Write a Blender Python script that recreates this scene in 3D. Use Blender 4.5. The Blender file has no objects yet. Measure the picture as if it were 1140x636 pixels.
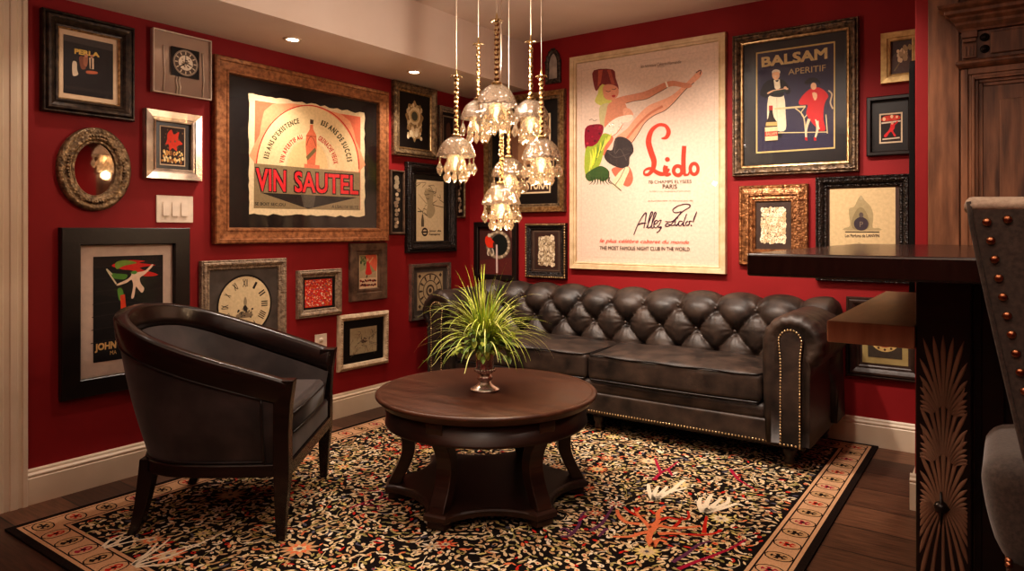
import bpy, math, random
from mathutils import Vector, Matrix
random.seed(11)
PI = math.pi
SC = bpy.context.scene
COL = SC.collection
def sin(a): return math.sin(a)
def cos(a): return math.cos(a)
def lerp(a, b, t): return a + (b - a) * t
def sstep(a, b, x):
    t = max(0.0, min(1.0, (x - a) / (b - a))); return t * t * (3 - 2 * t)
def lin(c):
    out = []
    for v in c[:3]:
        v = v / 255.0
        out.append(v / 12.92 if v <= 0.04045 else ((v + 0.055) / 1.055) ** 2.4)
    return tuple(out) + (1.0,)

# ------------------------------------------------------------------ materials
MATS = {}
def mat(name, c1, c2=None, scale=20, rough=.5, metal=0, bump=0, bscale=None, detail=5, stretch=(1, 1, 1), coat=0,
        spec=.5, tex='noise', lo=.35, hi=.65, bdist=.004, rough2=None, trans=0, sheen=0, btex='noise'):
    if name in MATS: return MATS[name]
    m = bpy.data.materials.new(name); m.use_nodes = True
    nt = m.node_tree; N = nt.nodes; L = nt.links
    b = N['Principled BSDF']
    tc = N.new('ShaderNodeTexCoord'); mp = N.new('ShaderNodeMapping'); mp.inputs['Scale'].default_value = stretch
    L.new(tc.outputs['Object'], mp.inputs['Vector'])
    def texnode(kind, sc):
        if kind == 'voronoi':
            t = N.new('ShaderNodeTexVoronoi'); t.inputs['Scale'].default_value = sc; o = t.outputs['Distance']
        elif kind == 'wave':
            t = N.new('ShaderNodeTexWave'); t.inputs['Scale'].default_value = sc; t.inputs['Distortion'].default_value = 6
            t.inputs['Detail'].default_value = 3; o = t.outputs['Fac']
        else:
            t = N.new('ShaderNodeTexNoise'); t.inputs['Scale'].default_value = sc; t.inputs['Detail'].default_value = detail; o = t.outputs['Fac']
        L.new(mp.outputs['Vector'], t.inputs['Vector']); return o
    if c2 is None: c2 = tuple(min(255, v * 1.06 + 1) for v in c1)
    o = texnode(tex, scale)
    r = N.new('ShaderNodeValToRGB'); r.color_ramp.elements[0].position = lo; r.color_ramp.elements[1].position = hi
    r.color_ramp.elements[0].color = lin(c1); r.color_ramp.elements[1].color = lin(c2)
    L.new(o, r.inputs['Fac']); L.new(r.outputs['Color'], b.inputs['Base Color'])
    b.inputs['Roughness'].default_value = rough; b.inputs['Metallic'].default_value = metal
    b.inputs['Specular IOR Level'].default_value = spec
    b.inputs['Coat Weight'].default_value = coat; b.inputs['Coat Roughness'].default_value = .08
    b.inputs['Transmission Weight'].default_value = trans
    if sheen: b.inputs['Sheen Weight'].default_value = sheen
    if rough2 is not None:
        mr = N.new('ShaderNodeMapRange'); mr.inputs['To Min'].default_value = rough; mr.inputs['To Max'].default_value = rough2
        L.new(o, mr.inputs['Value']); L.new(mr.outputs['Result'], b.inputs['Roughness'])
    if bump:
        bo = texnode(btex, bscale or scale * 3)
        bn = N.new('ShaderNodeBump'); bn.inputs['Strength'].default_value = bump; bn.inputs['Distance'].default_value = bdist
        L.new(bo, bn.inputs['Height']); L.new(bn.outputs['Normal'], b.inputs['Normal'])
    MATS[name] = m; return m
def paint(c, rough=.55):
    return mat('ink_%d_%d_%d' % tuple(c), c, tuple(min(255, v * 1.05 + 2) for v in c), scale=60, rough=rough, spec=.3)
def emis(name, col, st):
    m = bpy.data.materials.new(name); m.use_nodes = True
    b = m.node_tree.nodes['Principled BSDF']
    b.inputs['Base Color'].default_value = (1, .9, .7, 1)
    b.inputs['Emission Color'].default_value = col; b.inputs['Emission Strength'].default_value = st
    return m
def glass_pane_mat():
    m = bpy.data.materials.new('picture_glass'); m.use_nodes = True
    nt = m.node_tree; N = nt.nodes; L = nt.links
    N.remove(N['Principled BSDF'])
    t = N.new('ShaderNodeBsdfTransparent'); g = N.new('ShaderNodeBsdfGlossy'); g.inputs['Roughness'].default_value = .03
    f = N.new('ShaderNodeFresnel'); ge = N.new('ShaderNodeNewGeometry'); mr = N.new('ShaderNodeMapRange')
    mr.inputs['To Min'].default_value = 1.45; mr.inputs['To Max'].default_value = 1 / 1.45
    L.new(ge.outputs['Backfacing'], mr.inputs['Value']); L.new(mr.outputs['Result'], f.inputs['IOR'])
    x = N.new('ShaderNodeMixShader'); L.new(f.outputs[0], x.inputs[0]); L.new(t.outputs[0], x.inputs[1]); L.new(g.outputs[0], x.inputs[2])
    L.new(x.outputs[0], N['Material Output'].inputs['Surface']); return m
def crystal_mat(name, tint, emit=0.0):
    m = bpy.data.materials.new(name); m.use_nodes = True
    nt = m.node_tree; N = nt.nodes; L = nt.links
    N.remove(N['Principled BSDF'])
    g = N.new('ShaderNodeBsdfGlass'); g.inputs['IOR'].default_value = 1.5; g.inputs['Color'].default_value = tint
    g.inputs['Roughness'].default_value = .02
    s = N.new('ShaderNodeBsdfGlossy'); s.inputs['Roughness'].default_value = .08; s.inputs['Color'].default_value = tint
    tl = N.new('ShaderNodeBsdfTranslucent'); tl.inputs['Color'].default_value = tint
    x = N.new('ShaderNodeMixShader'); x.inputs[0].default_value = .22
    L.new(g.outputs[0], x.inputs[1]); L.new(s.outputs[0], x.inputs[2])
    y = N.new('ShaderNodeMixShader'); y.inputs[0].default_value = .18
    L.new(x.outputs[0], y.inputs[1]); L.new(tl.outputs[0], y.inputs[2])
    vz = N.new('ShaderNodeTexVoronoi'); vz.inputs['Scale'].default_value = 110
    tc = N.new('ShaderNodeTexCoord'); L.new(tc.outputs['Object'], vz.inputs['Vector'])
    bn = N.new('ShaderNodeBump'); bn.inputs['Strength'].default_value = .7; bn.inputs['Distance'].default_value = .004
    L.new(vz.outputs['Distance'], bn.inputs['Height'])
    for q in (g, s): L.new(bn.outputs['Normal'], q.inputs['Normal'])
    L.new(y.outputs[0], N['Material Output'].inputs['Surface']); return m

# ------------------------------------------------------------------ mesh builder
class MB:
    def __init__(s): s.v = []; s.f = []; s.m = []; s.s = []
    def add(s, vs, fs, mi=0, sm=False, M=None):
        o = len(s.v)
        for p in vs:
            p = Vector(p)
            s.v.append(tuple(M @ p) if M is not None else tuple(p))
        for f in fs:
            s.f.append([i + o for i in f]); s.m.append(mi); s.s.append(sm)
        return s
    def box(s, x0, x1, y0, y1, z0, z1, mi=0, M=None):
        return s.add([(x0, y0, z0), (x1, y0, z0), (x1, y1, z0), (x0, y1, z0), (x0, y0, z1), (x1, y0, z1), (x1, y1, z1), (x0, y1, z1)],
                     [(0, 3, 2, 1), (4, 5, 6, 7), (0, 1, 5, 4), (1, 2, 6, 5), (2, 3, 7, 6), (3, 0, 4, 7)], mi, False, M)
    def grid(s, rows, mi=0, sm=True, wrapu=False, wrapv=False, M=None, cap=False):
        nr = len(rows); nc = len(rows[0]); vs = [p for r in rows for p in r]; fs = []
        for i in range(nr if wrapu else nr - 1):
            for j in range(nc if wrapv else nc - 1):
                a = i * nc + j; b = i * nc + (j + 1) % nc; c = ((i + 1) % nr) * nc + (j + 1) % nc; d = ((i + 1) % nr) * nc + j
                fs.append((a, b, c, d))
        if cap:
            fs.append(tuple(range(nc))[::-1]); fs.append(tuple((nr - 1) * nc + j for j in range(nc)))
        return s.add(vs, fs, mi, sm, M)
    def lathe(s, prof, n=24, mi=0, M=None, sm=True, c=(0, 0, 0), mod=None):
        rows = []
        for r, z in prof:
            row = []
            for k in range(n):
                a = 2 * PI * k / n; rr = r * (mod(a, z) if mod else 1)
                row.append((c[0] + rr * cos(a), c[1] + rr * sin(a), c[2] + z))
            rows.append(row)
        return s.grid(rows, mi, sm, wrapv=True, M=M, cap=True)
    def tube(s, pts, r, n=8, mi=0, M=None, sm=True):
        pts = [Vector(p) for p in pts]; rows = []; k = len(pts); up = Vector((0, 0, 1)); prev = None
        for i, p in enumerate(pts):
            t = (pts[min(i + 1, k - 1)] - pts[max(i - 1, 0)]).normalized()
            if prev is None:
                a = t.cross(up if abs(t.z) < .95 else Vector((1, 0, 0))).normalized()
            else:
                a = (prev - t * prev.dot(t)).normalized()
            prev = a; b = t.cross(a); rr = r[i] if isinstance(r, (list, tuple)) else r
            rows.append([p + a * (rr * cos(2 * PI * j / n)) + b * (rr * sin(2 * PI * j / n)) for j in range(n)])
        return s.grid(rows, mi, sm, wrapv=True, M=M, cap=True)
    def ball(s, c, r, n=8, k=5, mi=0, M=None, sc=(1, 1, 1)):
        rows = []
        for i in range(k + 1):
            ph = -PI / 2 + PI * i / k; ph = max(-PI / 2 + .02, min(PI / 2 - .02, ph))
            rows.append([(c[0] + sc[0] * r * cos(ph) * cos(2 * PI * j / n), c[1] + sc[1] * r * cos(ph) * sin(2 * PI * j / n), c[2] + sc[2] * r * sin(ph)) for j in range(n)])
        return s.grid(rows, mi, True, wrapv=True, M=M, cap=True)
    def rbox(s, x0, x1, y0, y1, z0, z1, r, n=6, mi=0, M=None, fn=None):
        lo = Vector((x0, y0, z0)); hi = Vector((x1, y1, z1))
        def pos(p):
            q = Vector([max(lo[i] + r, min(hi[i] - r, p[i])) for i in range(3)]); d = Vector(p) - q
            if d.length > 1e-9: q = q + d.normalized() * r
            return fn(q) if fn else q
        def ts(a, b):
            # denser near the two ends
            e = [0, r * .25, r * .6, r]; m = [r + (b - a - 2 * r) * i / n for i in range(1, n)]
            return [a + t for t in e + m] + [b - t for t in reversed(e)]
        X = ts(x0, x1); Y = ts(y0, y1); Z = ts(z0, z1)
        for z in (z0, z1): s.grid([[pos((x, y, z)) for x in X] for y in Y], mi, True, M=M)
        for y in (y0, y1): s.grid([[pos((x, y, z)) for x in X] for z in Z], mi, True, M=M)
        for x in (x0, x1): s.grid([[pos((x, y, z)) for y in Y] for z in Z], mi, True, M=M)
        return s
    def prism(s, pts, z0, z1, mi=0, M=None, sm=False):
        n = len(pts)
        vs = [(p[0], p[1], z0) for p in pts] + [(p[0], p[1], z1) for p in pts]
        fs = [tuple(range(n))[::-1], tuple(range(n, 2 * n))] + [(i, (i + 1) % n, n + (i + 1) % n, n + i) for i in range(n)]
        return s.add(vs, fs, mi, sm, M)
    def build(s, name, mats, parent=None, loc=None, bevel=0, seg=2, weld=False, sub=0, rot=None):
        me = bpy.data.meshes.new(name); me.from_pydata(s.v, [], s.f)
        if not isinstance(mats, (list, tuple)): mats = [mats]
        for m in mats: me.materials.append(m)
        me.polygons.foreach_set('material_index', s.m); me.polygons.foreach_set('use_smooth', s.s)
        me.update()
        import bmesh
        bm = bmesh.new(); bm.from_mesh(me)
        if weld: bmesh.ops.remove_doubles(bm, verts=bm.verts, dist=1e-5)
        if len(s.f) < 60000 and not getattr(s, 'flat', False): bmesh.ops.recalc_face_normals(bm, faces=bm.faces)
        bm.to_mesh(me); bm.free()
        o = bpy.data.objects.new(name, me); COL.objects.link(o)
        if parent is not None: o.parent = parent
        if loc is not None: o.location = loc
        if rot is not None: o.rotation_euler = rot
        if bevel:
            b = o.modifiers.new('bevel', 'BEVEL'); b.width = bevel; b.segments = seg; b.limit_method = 'ANGLE'; b.angle_limit = .7
        if sub:
            b = o.modifiers.new('sub', 'SUBSURF'); b.levels = sub; b.render_levels = sub
        return o

def thing(name, label, cat, loc=(0, 0, 0), rot=(0, 0, 0), group=None):
    o = bpy.data.objects.new(name, None); COL.objects.link(o); o.empty_display_size = .05
    o.location = loc; o.rotation_euler = rot
    return tag(o, label, cat, group)
def tag(o, label, cat, group=None):
    o['label'] = label; o['category'] = cat; o['kind'] = 'thing'
    if group: o['group'] = group
    return o
def struct(o, label=None):
    o['kind'] = 'structure'
    if label: o['label'] = label
    return o
def spline(pts, n=8, closed=False):
    out = []; P = [Vector(p) for p in pts]; k = len(P)
    rng = range(k) if closed else range(k - 1)
    for i in rng:
        if closed: a, b, c, d = P[(i - 1) % k], P[i], P[(i + 1) % k], P[(i + 2) % k]
        else: a, b, c, d = P[max(i - 1, 0)], P[i], P[i + 1], P[min(i + 2, k - 1)]
        for j in range(n):
            t = j / n
            out.append(.5 * ((2 * b) + (c - a) * t + (2 * a - 5 * b + 4 * c - d) * t * t + (3 * b - a - 3 * c + d) * t ** 3))
    if not closed: out.append(P[-1])
    return out

# ------------------------------------------------------------------ flat art for prints
TXT = {}
def text_tris(body, shear=0, bold=0):
    key = (body, shear, bold)
    if key in TXT: return TXT[key]
    cu = bpy.data.curves.new('t', 'FONT'); cu.body = body; cu.size = 1; cu.shear = shear; cu.offset = bold; cu.fill_mode = 'FRONT'; cu.resolution_u = 3
    o = bpy.data.objects.new('t', cu); COL.objects.link(o)
    dg = bpy.context.evaluated_depsgraph_get(); dg.update()
    me = bpy.data.meshes.new_from_object(o.evaluated_get(dg))
    vs = [(v.co.x, v.co.y) for v in me.vertices]; fs = [tuple(p.vertices) for p in me.polygons]
    bpy.data.objects.remove(o); bpy.data.curves.remove(cu); bpy.data.meshes.remove(me)
    xs = [v[0] for v in vs] or [0]; ys = [v[1] for v in vs] or [0]
    x0, x1, y0, y1 = min(xs), max(xs), min(ys), max(ys)
    TXT[key] = ([((x - x0) / max(1e-6, x1 - x0), (y - y0) / max(1e-6, y1 - y0)) for x, y in vs], fs, (x1 - x0) / max(1e-6, (y1 - y0)))
    return TXT[key]
def solve8(A, b):
    n = len(b); M_ = [A[i][:] + [b[i]] for i in range(n)]
    for i in range(n):
        p = max(range(i, n), key=lambda r: abs(M_[r][i])); M_[i], M_[p] = M_[p], M_[i]
        for r in range(n):
            if r != i:
                f = M_[r][i] / M_[i][i]
                for c in range(i, n + 1): M_[r][c] -= f * M_[i][c]
    return [M_[i][n] / M_[i][i] for i in range(n)]
class Art:
    """flat coloured shapes on a sheet w x h centred on the origin; points are given on a traced grid whose four corners are quad"""
    def __init__(s, w, h, quad=None, z=0.0, dz=.00004):
        s.w, s.h, s.z, s.dz = w, h, z, dz; s.mb = MB(); s.mb.flat = True; s.mats = []; s.H = None
        quad = quad or [(0, 0), (1, 0), (1, 1), (0, 1)]
        dst = [(-w / 2, h / 2), (w / 2, h / 2), (w / 2, -h / 2), (-w / 2, -h / 2)]
        A = []; b = []
        for (x, y), (X, Y) in zip(quad, dst):
            A.append([x, y, 1, 0, 0, 0, -X * x, -X * y]); b.append(X)
            A.append([0, 0, 0, x, y, 1, -Y * x, -Y * y]); b.append(Y)
        s.H = solve8(A, b)
    def P(s, p):
        H = s.H; x, y = p[0], p[1]; d = H[6] * x + H[7] * y + 1
        return ((H[0] * x + H[1] * y + H[2]) / d, (H[3] * x + H[4] * y + H[5]) / d)
    def mi(s, c):
        m = c if not isinstance(c, (tuple, list)) else paint(c)
        if m not in s.mats: s.mats.append(m)
        return s.mats.index(m)
    def face(s, pts, c, up=True):
        if up: s.z += s.dz
        q = [s.P(p) for p in pts]
        ar = sum(q[i][0] * q[(i + 1) % len(q)][1] - q[(i + 1) % len(q)][0] * q[i][1] for i in range(len(q)))
        if ar < 0: q = q[::-1]
        s.mb.add([(x, y, s.z) for x, y in q], [tuple(range(len(q)))], s.mi(c))
    def sheet(s, c):
        s.z += s.dz
        s.mb.add([(-s.w / 2, -s.h / 2, s.z), (s.w / 2, -s.h / 2, s.z), (s.w / 2, s.h / 2, s.z), (-s.w / 2, s.h / 2, s.z)], [(0, 1, 2, 3)], s.mi(c))
    def poly(s, pts, c, smooth=0, up=True):
        if smooth: pts = [tuple(p)[:2] for p in spline([(p[0], p[1], 0) for p in pts], smooth, True)]
        s.face(pts, c, up)
    def ell(s, cx, cy, rx, ry, c, n=20, up=True, a0=0, rot=0):
        pts = []
        for k in range(n):
            a = 2 * PI * k / n; x = rx * cos(a); y = ry * sin(a)
            pts.append((cx + x * cos(rot) - y * sin(rot), cy + x * sin(rot) + y * cos(rot)))
        s.face(pts, c, up)
    def ring(s, cx, cy, rx, ry, t, c, n=32, a0=0, a1=2 * PI):
        s.z += s.dz
        for k in range(n):
            a = a0 + (a1 - a0) * k / n; b = a0 + (a1 - a0) * (k + 1) / n
            s.face([(cx + rx * cos(a), cy + ry * sin(a)), (cx + rx * cos(b), cy + ry * sin(b)),
                    (cx + (rx - t) * cos(b), cy + (ry - t) * sin(b)), (cx + (rx - t) * cos(a), cy + (ry - t) * sin(a))], c, False)
    def stroke(s, pts, w, c, sm=6, up=True):
        """pts (x, y[, width])"""
        P = [(p[0], p[1], p[2] if len(p) > 2 else w) for p in pts]
        if sm and len(P) > 2: P = [tuple(q) for q in spline(P, sm)]
        if up: s.z += s.dz
        L_ = []; R_ = []
        for i, p in enumerate(P):
            a = P[max(i - 1, 0)]; b = P[min(i + 1, len(P) - 1)]
            dx, dy = b[0] - a[0], b[1] - a[1]; l = math.hypot(dx, dy) or 1; nx, ny = -dy / l, dx / l; h = p[2] / 2
            L_.append((p[0] + nx * h, p[1] + ny * h)); R_.append((p[0] - nx * h, p[1] - ny * h))
        for i in range(len(P) - 1):
            s.z += .0000012; s.face([L_[i], L_[i + 1], R_[i + 1], R_[i]], c, False)
    def text(s, body, quad, c, shear=0, bold=0, up=True):
        """letters fitted to the quad TL, TR, BR, BL"""
        vs, fs, asp = text_tris(body, shear, 0)
        if up: s.z += s.dz
        TL, TR, BR, BL = quad
        if bold:            # heavier letters: the same outlines laid a hair apart
            bw = min(.09, bold * .9); ba = bw / max(asp, .3)
            sh = [(-ba, -bw), (ba, -bw), (ba, bw), (-ba, bw), (0, bw), (0, -bw), (ba, 0), (-ba, 0)]
            for k, (du, dv) in enumerate(sh):
                out = []
                for u, v in vs:
                    u = ba + u * (1 - 2 * ba) + du; v = bw + v * (1 - 2 * bw) + dv
                    top = (lerp(TL[0], TR[0], u), lerp(TL[1], TR[1], u)); bot = (lerp(BL[0], BR[0], u), lerp(BL[1], BR[1], u))
                    x, y = s.P((lerp(bot[0], top[0], v), lerp(bot[1], top[1], v))); out.append((x, y, s.z + k * .000008))
                s.mb.add(out, fs, s.mi(c))
            return
        out = []
        for u, v in vs:
            top = (lerp(TL[0], TR[0], u), lerp(TL[1], TR[1], u)); bot = (lerp(BL[0], BR[0], u), lerp(BL[1], BR[1], u))
            x, y = s.P((lerp(bot[0], top[0], v), lerp(bot[1], top[1], v))); out.append((x, y, s.z))
        s.mb.add(out, fs, s.mi(c))
    def trow(s, body, x0, x1, y0, y1, c, **k):
        s.text(body, [(x0, y0), (x1, y0), (x1, y1), (x0, y1)], c, **k)
    def arct(s, body, cx, cy, rx, ry, a0, a1, h, c, bold=0):
        """letters along an arc from angle a0 to a1 (degrees, y down), standing outwards"""
        n = len(body); s.z += s.dz
        wd = [.34 if ch == ' ' else (.30 if ch in "I'," else (.42 if ch == '1' else text_tris(ch, 0, 0)[2])) + .16 for ch in body]
        tot = sum(wd); acc = 0
        for i, ch in enumerate(body):
            u = (acc + wd[i] / 2) / tot; acc += wd[i]
            if ch == ' ': continue
            a = math.radians(lerp(a0, a1, u)); da = abs(math.radians(a1 - a0)) * (wd[i] - .16) / tot
            px, py = cx + rx * cos(a), cy + ry * sin(a); ox, oy = cos(a), sin(a); tx, ty = -sin(a), cos(a)
            if a1 < a0: tx, ty = -tx, -ty
            hw = .5 * da * (rx + ry) * .5
            hh = h * (.35 if ch == "'" else 1); off = h - hh
            f = lambda u, v: (px + tx * u + ox * (v + off), py + ty * u + oy * (v + off))
            s.text(ch, [f(-hw, hh), f(hw, hh), f(hw, 0), f(-hw, 0)], c, bold=bold, up=False)
    def build(s, name, parent, loc):
        return s.mb.build(name, s.mats, parent, loc)
def crop(x0, y0, k):
    return lambda pts: [(x0 + p[0] / k, y0 + p[1] / k) + tuple(q / k for q in p[2:]) for p in pts]

# ================================================================== ROOM
WALL = mat('red_wall_paint', (134, 29, 31), (146, 33, 36), scale=3, rough=.62, bump=.08, bscale=220, bdist=.001, spec=.3)
WHITE = mat('white_trim_paint', (214, 196, 172), (222, 205, 182), scale=5, rough=.4, spec=.4)
CEIL = mat('ceiling_paint', (226, 208, 192), (230, 213, 198), scale=4, rough=.9, spec=.2)
def floor_mat():
    m = bpy.data.materials.new('dark_plank_floor'); m.use_nodes = True
    nt = m.node_tree; N = nt.nodes; L = nt.links; b = N['Principled BSDF']
    tc = N.new('ShaderNodeTexCoord')
    br = N.new('ShaderNodeTexBrick'); br.offset = .37; br.inputs['Scale'].default_value = 1
    br.inputs['Brick Width'].default_value = 1.7; br.inputs['Row Height'].default_value = .235; br.inputs['Mortar Size'].default_value = .0035
    br.inputs['Color1'].default_value = lin((124, 88, 66)); br.inputs['Color2'].default_value = lin((66, 44, 33)); br.inputs['Mortar'].default_value = lin((16, 10, 8))
    L.new(tc.outputs['Object'], br.inputs['Vector'])
    mp = N.new('ShaderNodeMapping'); mp.inputs['Scale'].default_value = (1.5, 16, 1); L.new(tc.outputs['Object'], mp.inputs['Vector'])
    no = N.new('ShaderNodeTexNoise'); no.inputs['Scale'].default_value = 5; no.inputs['Detail'].default_value = 8; L.new(mp.outputs['Vector'], no.inputs['Vector'])
    rp = N.new('ShaderNodeValToRGB'); rp.color_ramp.elements[0].position = .3; rp.color_ramp.elements[1].position = .7
    rp.color_ramp.elements[0].color = (.45, .42, .4, 1); rp.color_ramp.elements[1].color = (1.15, 1.1, 1.05, 1); L.new(no.outputs['Fac'], rp.inputs['Fac'])
    mx = N.new('ShaderNodeMix'); mx.data_type = 'RGBA'; mx.blend_type = 'MULTIPLY'; mx.inputs['Factor'].default_value = 1
    L.new(br.outputs['Color'], mx.inputs['A']); L.new(rp.outputs['Color'], mx.inputs['B']); L.new(mx.outputs['Result'], b.inputs['Base Color'])
    b.inputs['Roughness'].default_value = .42
    bn = N.new('ShaderNodeBump'); bn.inputs['Strength'].default_value = .3; bn.inputs['Distance'].default_value = .003
    L.new(no.outputs['Fac'], bn.inputs['Height']); L.new(bn.outputs['Normal'], b.inputs['Normal'])
    return m
CZ = 2.483; SZ = 2.152; SX = .538; NX = 3.03; NY = -.84; XR = 5.2; YF = -6.4
struct(MB().box(-.1, XR + .1, YF - .1, .1, -.1, 0).build('floor', floor_mat()))
struct(MB().box(-.1, XR + .1, YF - .1, .1, CZ, CZ + .1).build('ceiling', CEIL))
struct(MB().box(0.0, SX, YF, 0, SZ, CZ - .0005).build('ceiling_soffit', CEIL))
struct(MB().box(-.1, 0, YF, 0, 0, CZ).build('wall_left', WALL))
struct(MB().box(-.1, XR + .1, 0, .1, 0, CZ).build('wall_back', WALL))
struct(MB().box(NX, XR, NY, -.0005, 0.0, CZ - .0005).build('wall_nib', WALL, bevel=.004))
struct(MB().box(XR, XR + .1, YF, 0, 0, CZ).build('wall_right', WALL))
struct(MB().box(-.1, XR + .1, YF - .1, YF, 0, CZ).build('wall_front', WALL))
BPROF = [(0, 0), (.018, 0), (.018, .108), (.014, .113), (.017, .118), (.017, .124), (.010, .132), (.009, .140), (.004, .147), (0, .147)]
def skirting(name, p0, p1, nrm):
    mb = MB(); rows = []
    for p in (p0, p1): rows.append([(p[0] + nrm[0] * d, p[1] + nrm[1] * d, z) for d, z in BPROF])
    mb.grid(rows, 0, False, cap=True); return struct(mb.build(name, WHITE))
skirting('baseboard_left', (0, -2.945), (0, 0), (1, 0))
skirting('baseboard_back', (.018, 0), (NX, 0), (0, -1))
skirting('baseboard_nib', (NX - .018, NY), (XR, NY), (0, -1))
skirting('baseboard_nib_side', (NX, NY), (NX, -.018), (-1, 0))
# door casing at the left edge of the view
cp = [(0, 0), (.022, 0), (.027, .004), (.027, .018), (.020, .023), (.020, .034), (.025, .040), (.025, .062), (.019, .067), (.019, .085), (.023, .090), (.023, .132), (0, .132)]
mb = MB(); mb.grid([[(d, -2.945 - w, z) for d, w in cp] for z in (0, SZ)], 0, False, cap=True)
struct(mb.build('trim_1', WHITE))

# ------------------------------------------------------------------ lamps in the ceilings, and added fill
LAMPGLOW = emis('downlight_glow', (1, .86, .62, 1), 30)
BRASSRING = mat('downlight_ring_white', (225, 205, 180), rough=.35)
def lamp(kind, loc, power, col=(1, .80, .56), tgt=None, size=.06, angle=100, blend=.6):
    l = bpy.data.lights.new('lamp', kind); l.energy = power; l.color = col
    if kind == 'SPOT': l.spot_size = math.radians(angle); l.spot_blend = blend; l.shadow_soft_size = size
    elif kind == 'AREA': l.size = size
    else: l.shadow_soft_size = size
    o = bpy.data.objects.new('lamp', l); COL.objects.link(o); o.location = loc
    if tgt is not None:
        o.rotation_euler = (Vector(tgt) - Vector(loc)).to_track_quat('-Z', 'Y').to_euler()
    return o
def downlight(x, y, label):
    t = thing('recessed_downlight', label, 'ceiling light', (x, y, SZ), group='recessed downlights in the soffit')
    mb = MB(); mb.lathe([(.030, -.001), (.034, -.006), (.047, -.005), (.050, -.0005)], 28); mb.build('trim_ring', BRASSRING, t)
    mb = MB(); mb.lathe([(.001, -.003), (.03, -.003), (.03, -.001)], 24); mb.build('lens', LAMPGLOW, t)
downlight(.283, -1.826, 'small glowing recessed downlight in the soffit above the large brown framed poster')
downlight(.280, -.905, 'small glowing recessed downlight in the soffit, nearer the corner and the clock picture')
WARM = (1, .85, .73)
for y, pw in ((-2.75, 6), (-1.826, 34), (-.905, 32)):
    lamp('SPOT', (.29, y, SZ - .02), pw, WARM, (.17, y, 0), .03, 112, .8)
# cans of the main ceiling, all above the frame; rightmost added to brighten the mirror
for x, y, pw, tx, ty, an in ((1.0, -1.25, 122, 1.1, .5, 84), (2.0, -1.25, 132, 2.0, .5, 84), (2.6, -1.4, 85, 2.5, .3, 84), (.95, -1.9, 40, .95, -1.9, 100), (2.35, -2.2, 70, 2.2, -1.9, 95),
                         (3.5, -2.2, 55, 3.4, -1.4, 95), (4.45, -2.0, 80, 4.45, -.7, 90), (2.7, -3.6, 22, 2.5, -3.0, 100)):
    lamp('SPOT', (x, y, CZ - .03), pw, WARM, (tx, ty, 0), .05, an, .85)
# unseen fill lamps added around the viewer to brighten room and ceiling
lamp('AREA', (3.6, -5.4, 2.40), 5, (1, .80, .60), (2.2, -2.0, .6), 1.6)
lamp('SPOT', (2.7, -5.0, .95), 330, (1, .85, .76), (2.5, -4.6, 2.483), .15, 125, .7)
lamp('POINT', (3.75, -3.7, 2.1), 5, (1, .82, .68), None, .35)
# the glow the pendant cluster sends up and sideways
lamp('POINT', (1.55, -1.72, 1.86), 15, (1, .85, .74), None, .022)
W = bpy.data.worlds.new('World'); SC.world = W; W.use_nodes = True
W.node_tree.nodes['Background'].inputs['Color'].default_value = (1, .75, .55, 1)
W.node_tree.nodes['Background'].inputs['Strength'].default_value = .05

# ------------------------------------------------------------------ camera
cam = bpy.data.cameras.new('camera'); cam.sensor_width = 36; cam.lens = 774.5 / 1140 * 36; cam.shift_y = -61.9 / 1140; cam.clip_start = .05
co = bpy.data.objects.new('camera', cam); COL.objects.link(co); co.location = (3.341, -4.133, 1.15)
co.rotation_euler = (PI / 2, 0, math.radians(35.48)); SC.camera = co
SC.view_settings.view_transform = 'Standard'; SC.view_settings.look = 'Medium High Contrast'; SC.view_settings.exposure = 0
SC.cycles.max_bounces = 10; SC.cycles.transmission_bounces = 8; SC.cycles.transparent_max_bounces = 8
SC.cycles.sample_clamp_indirect = 4; SC.cycles.caustics_refractive = False; SC.cycles.caustics_reflective = False

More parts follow.
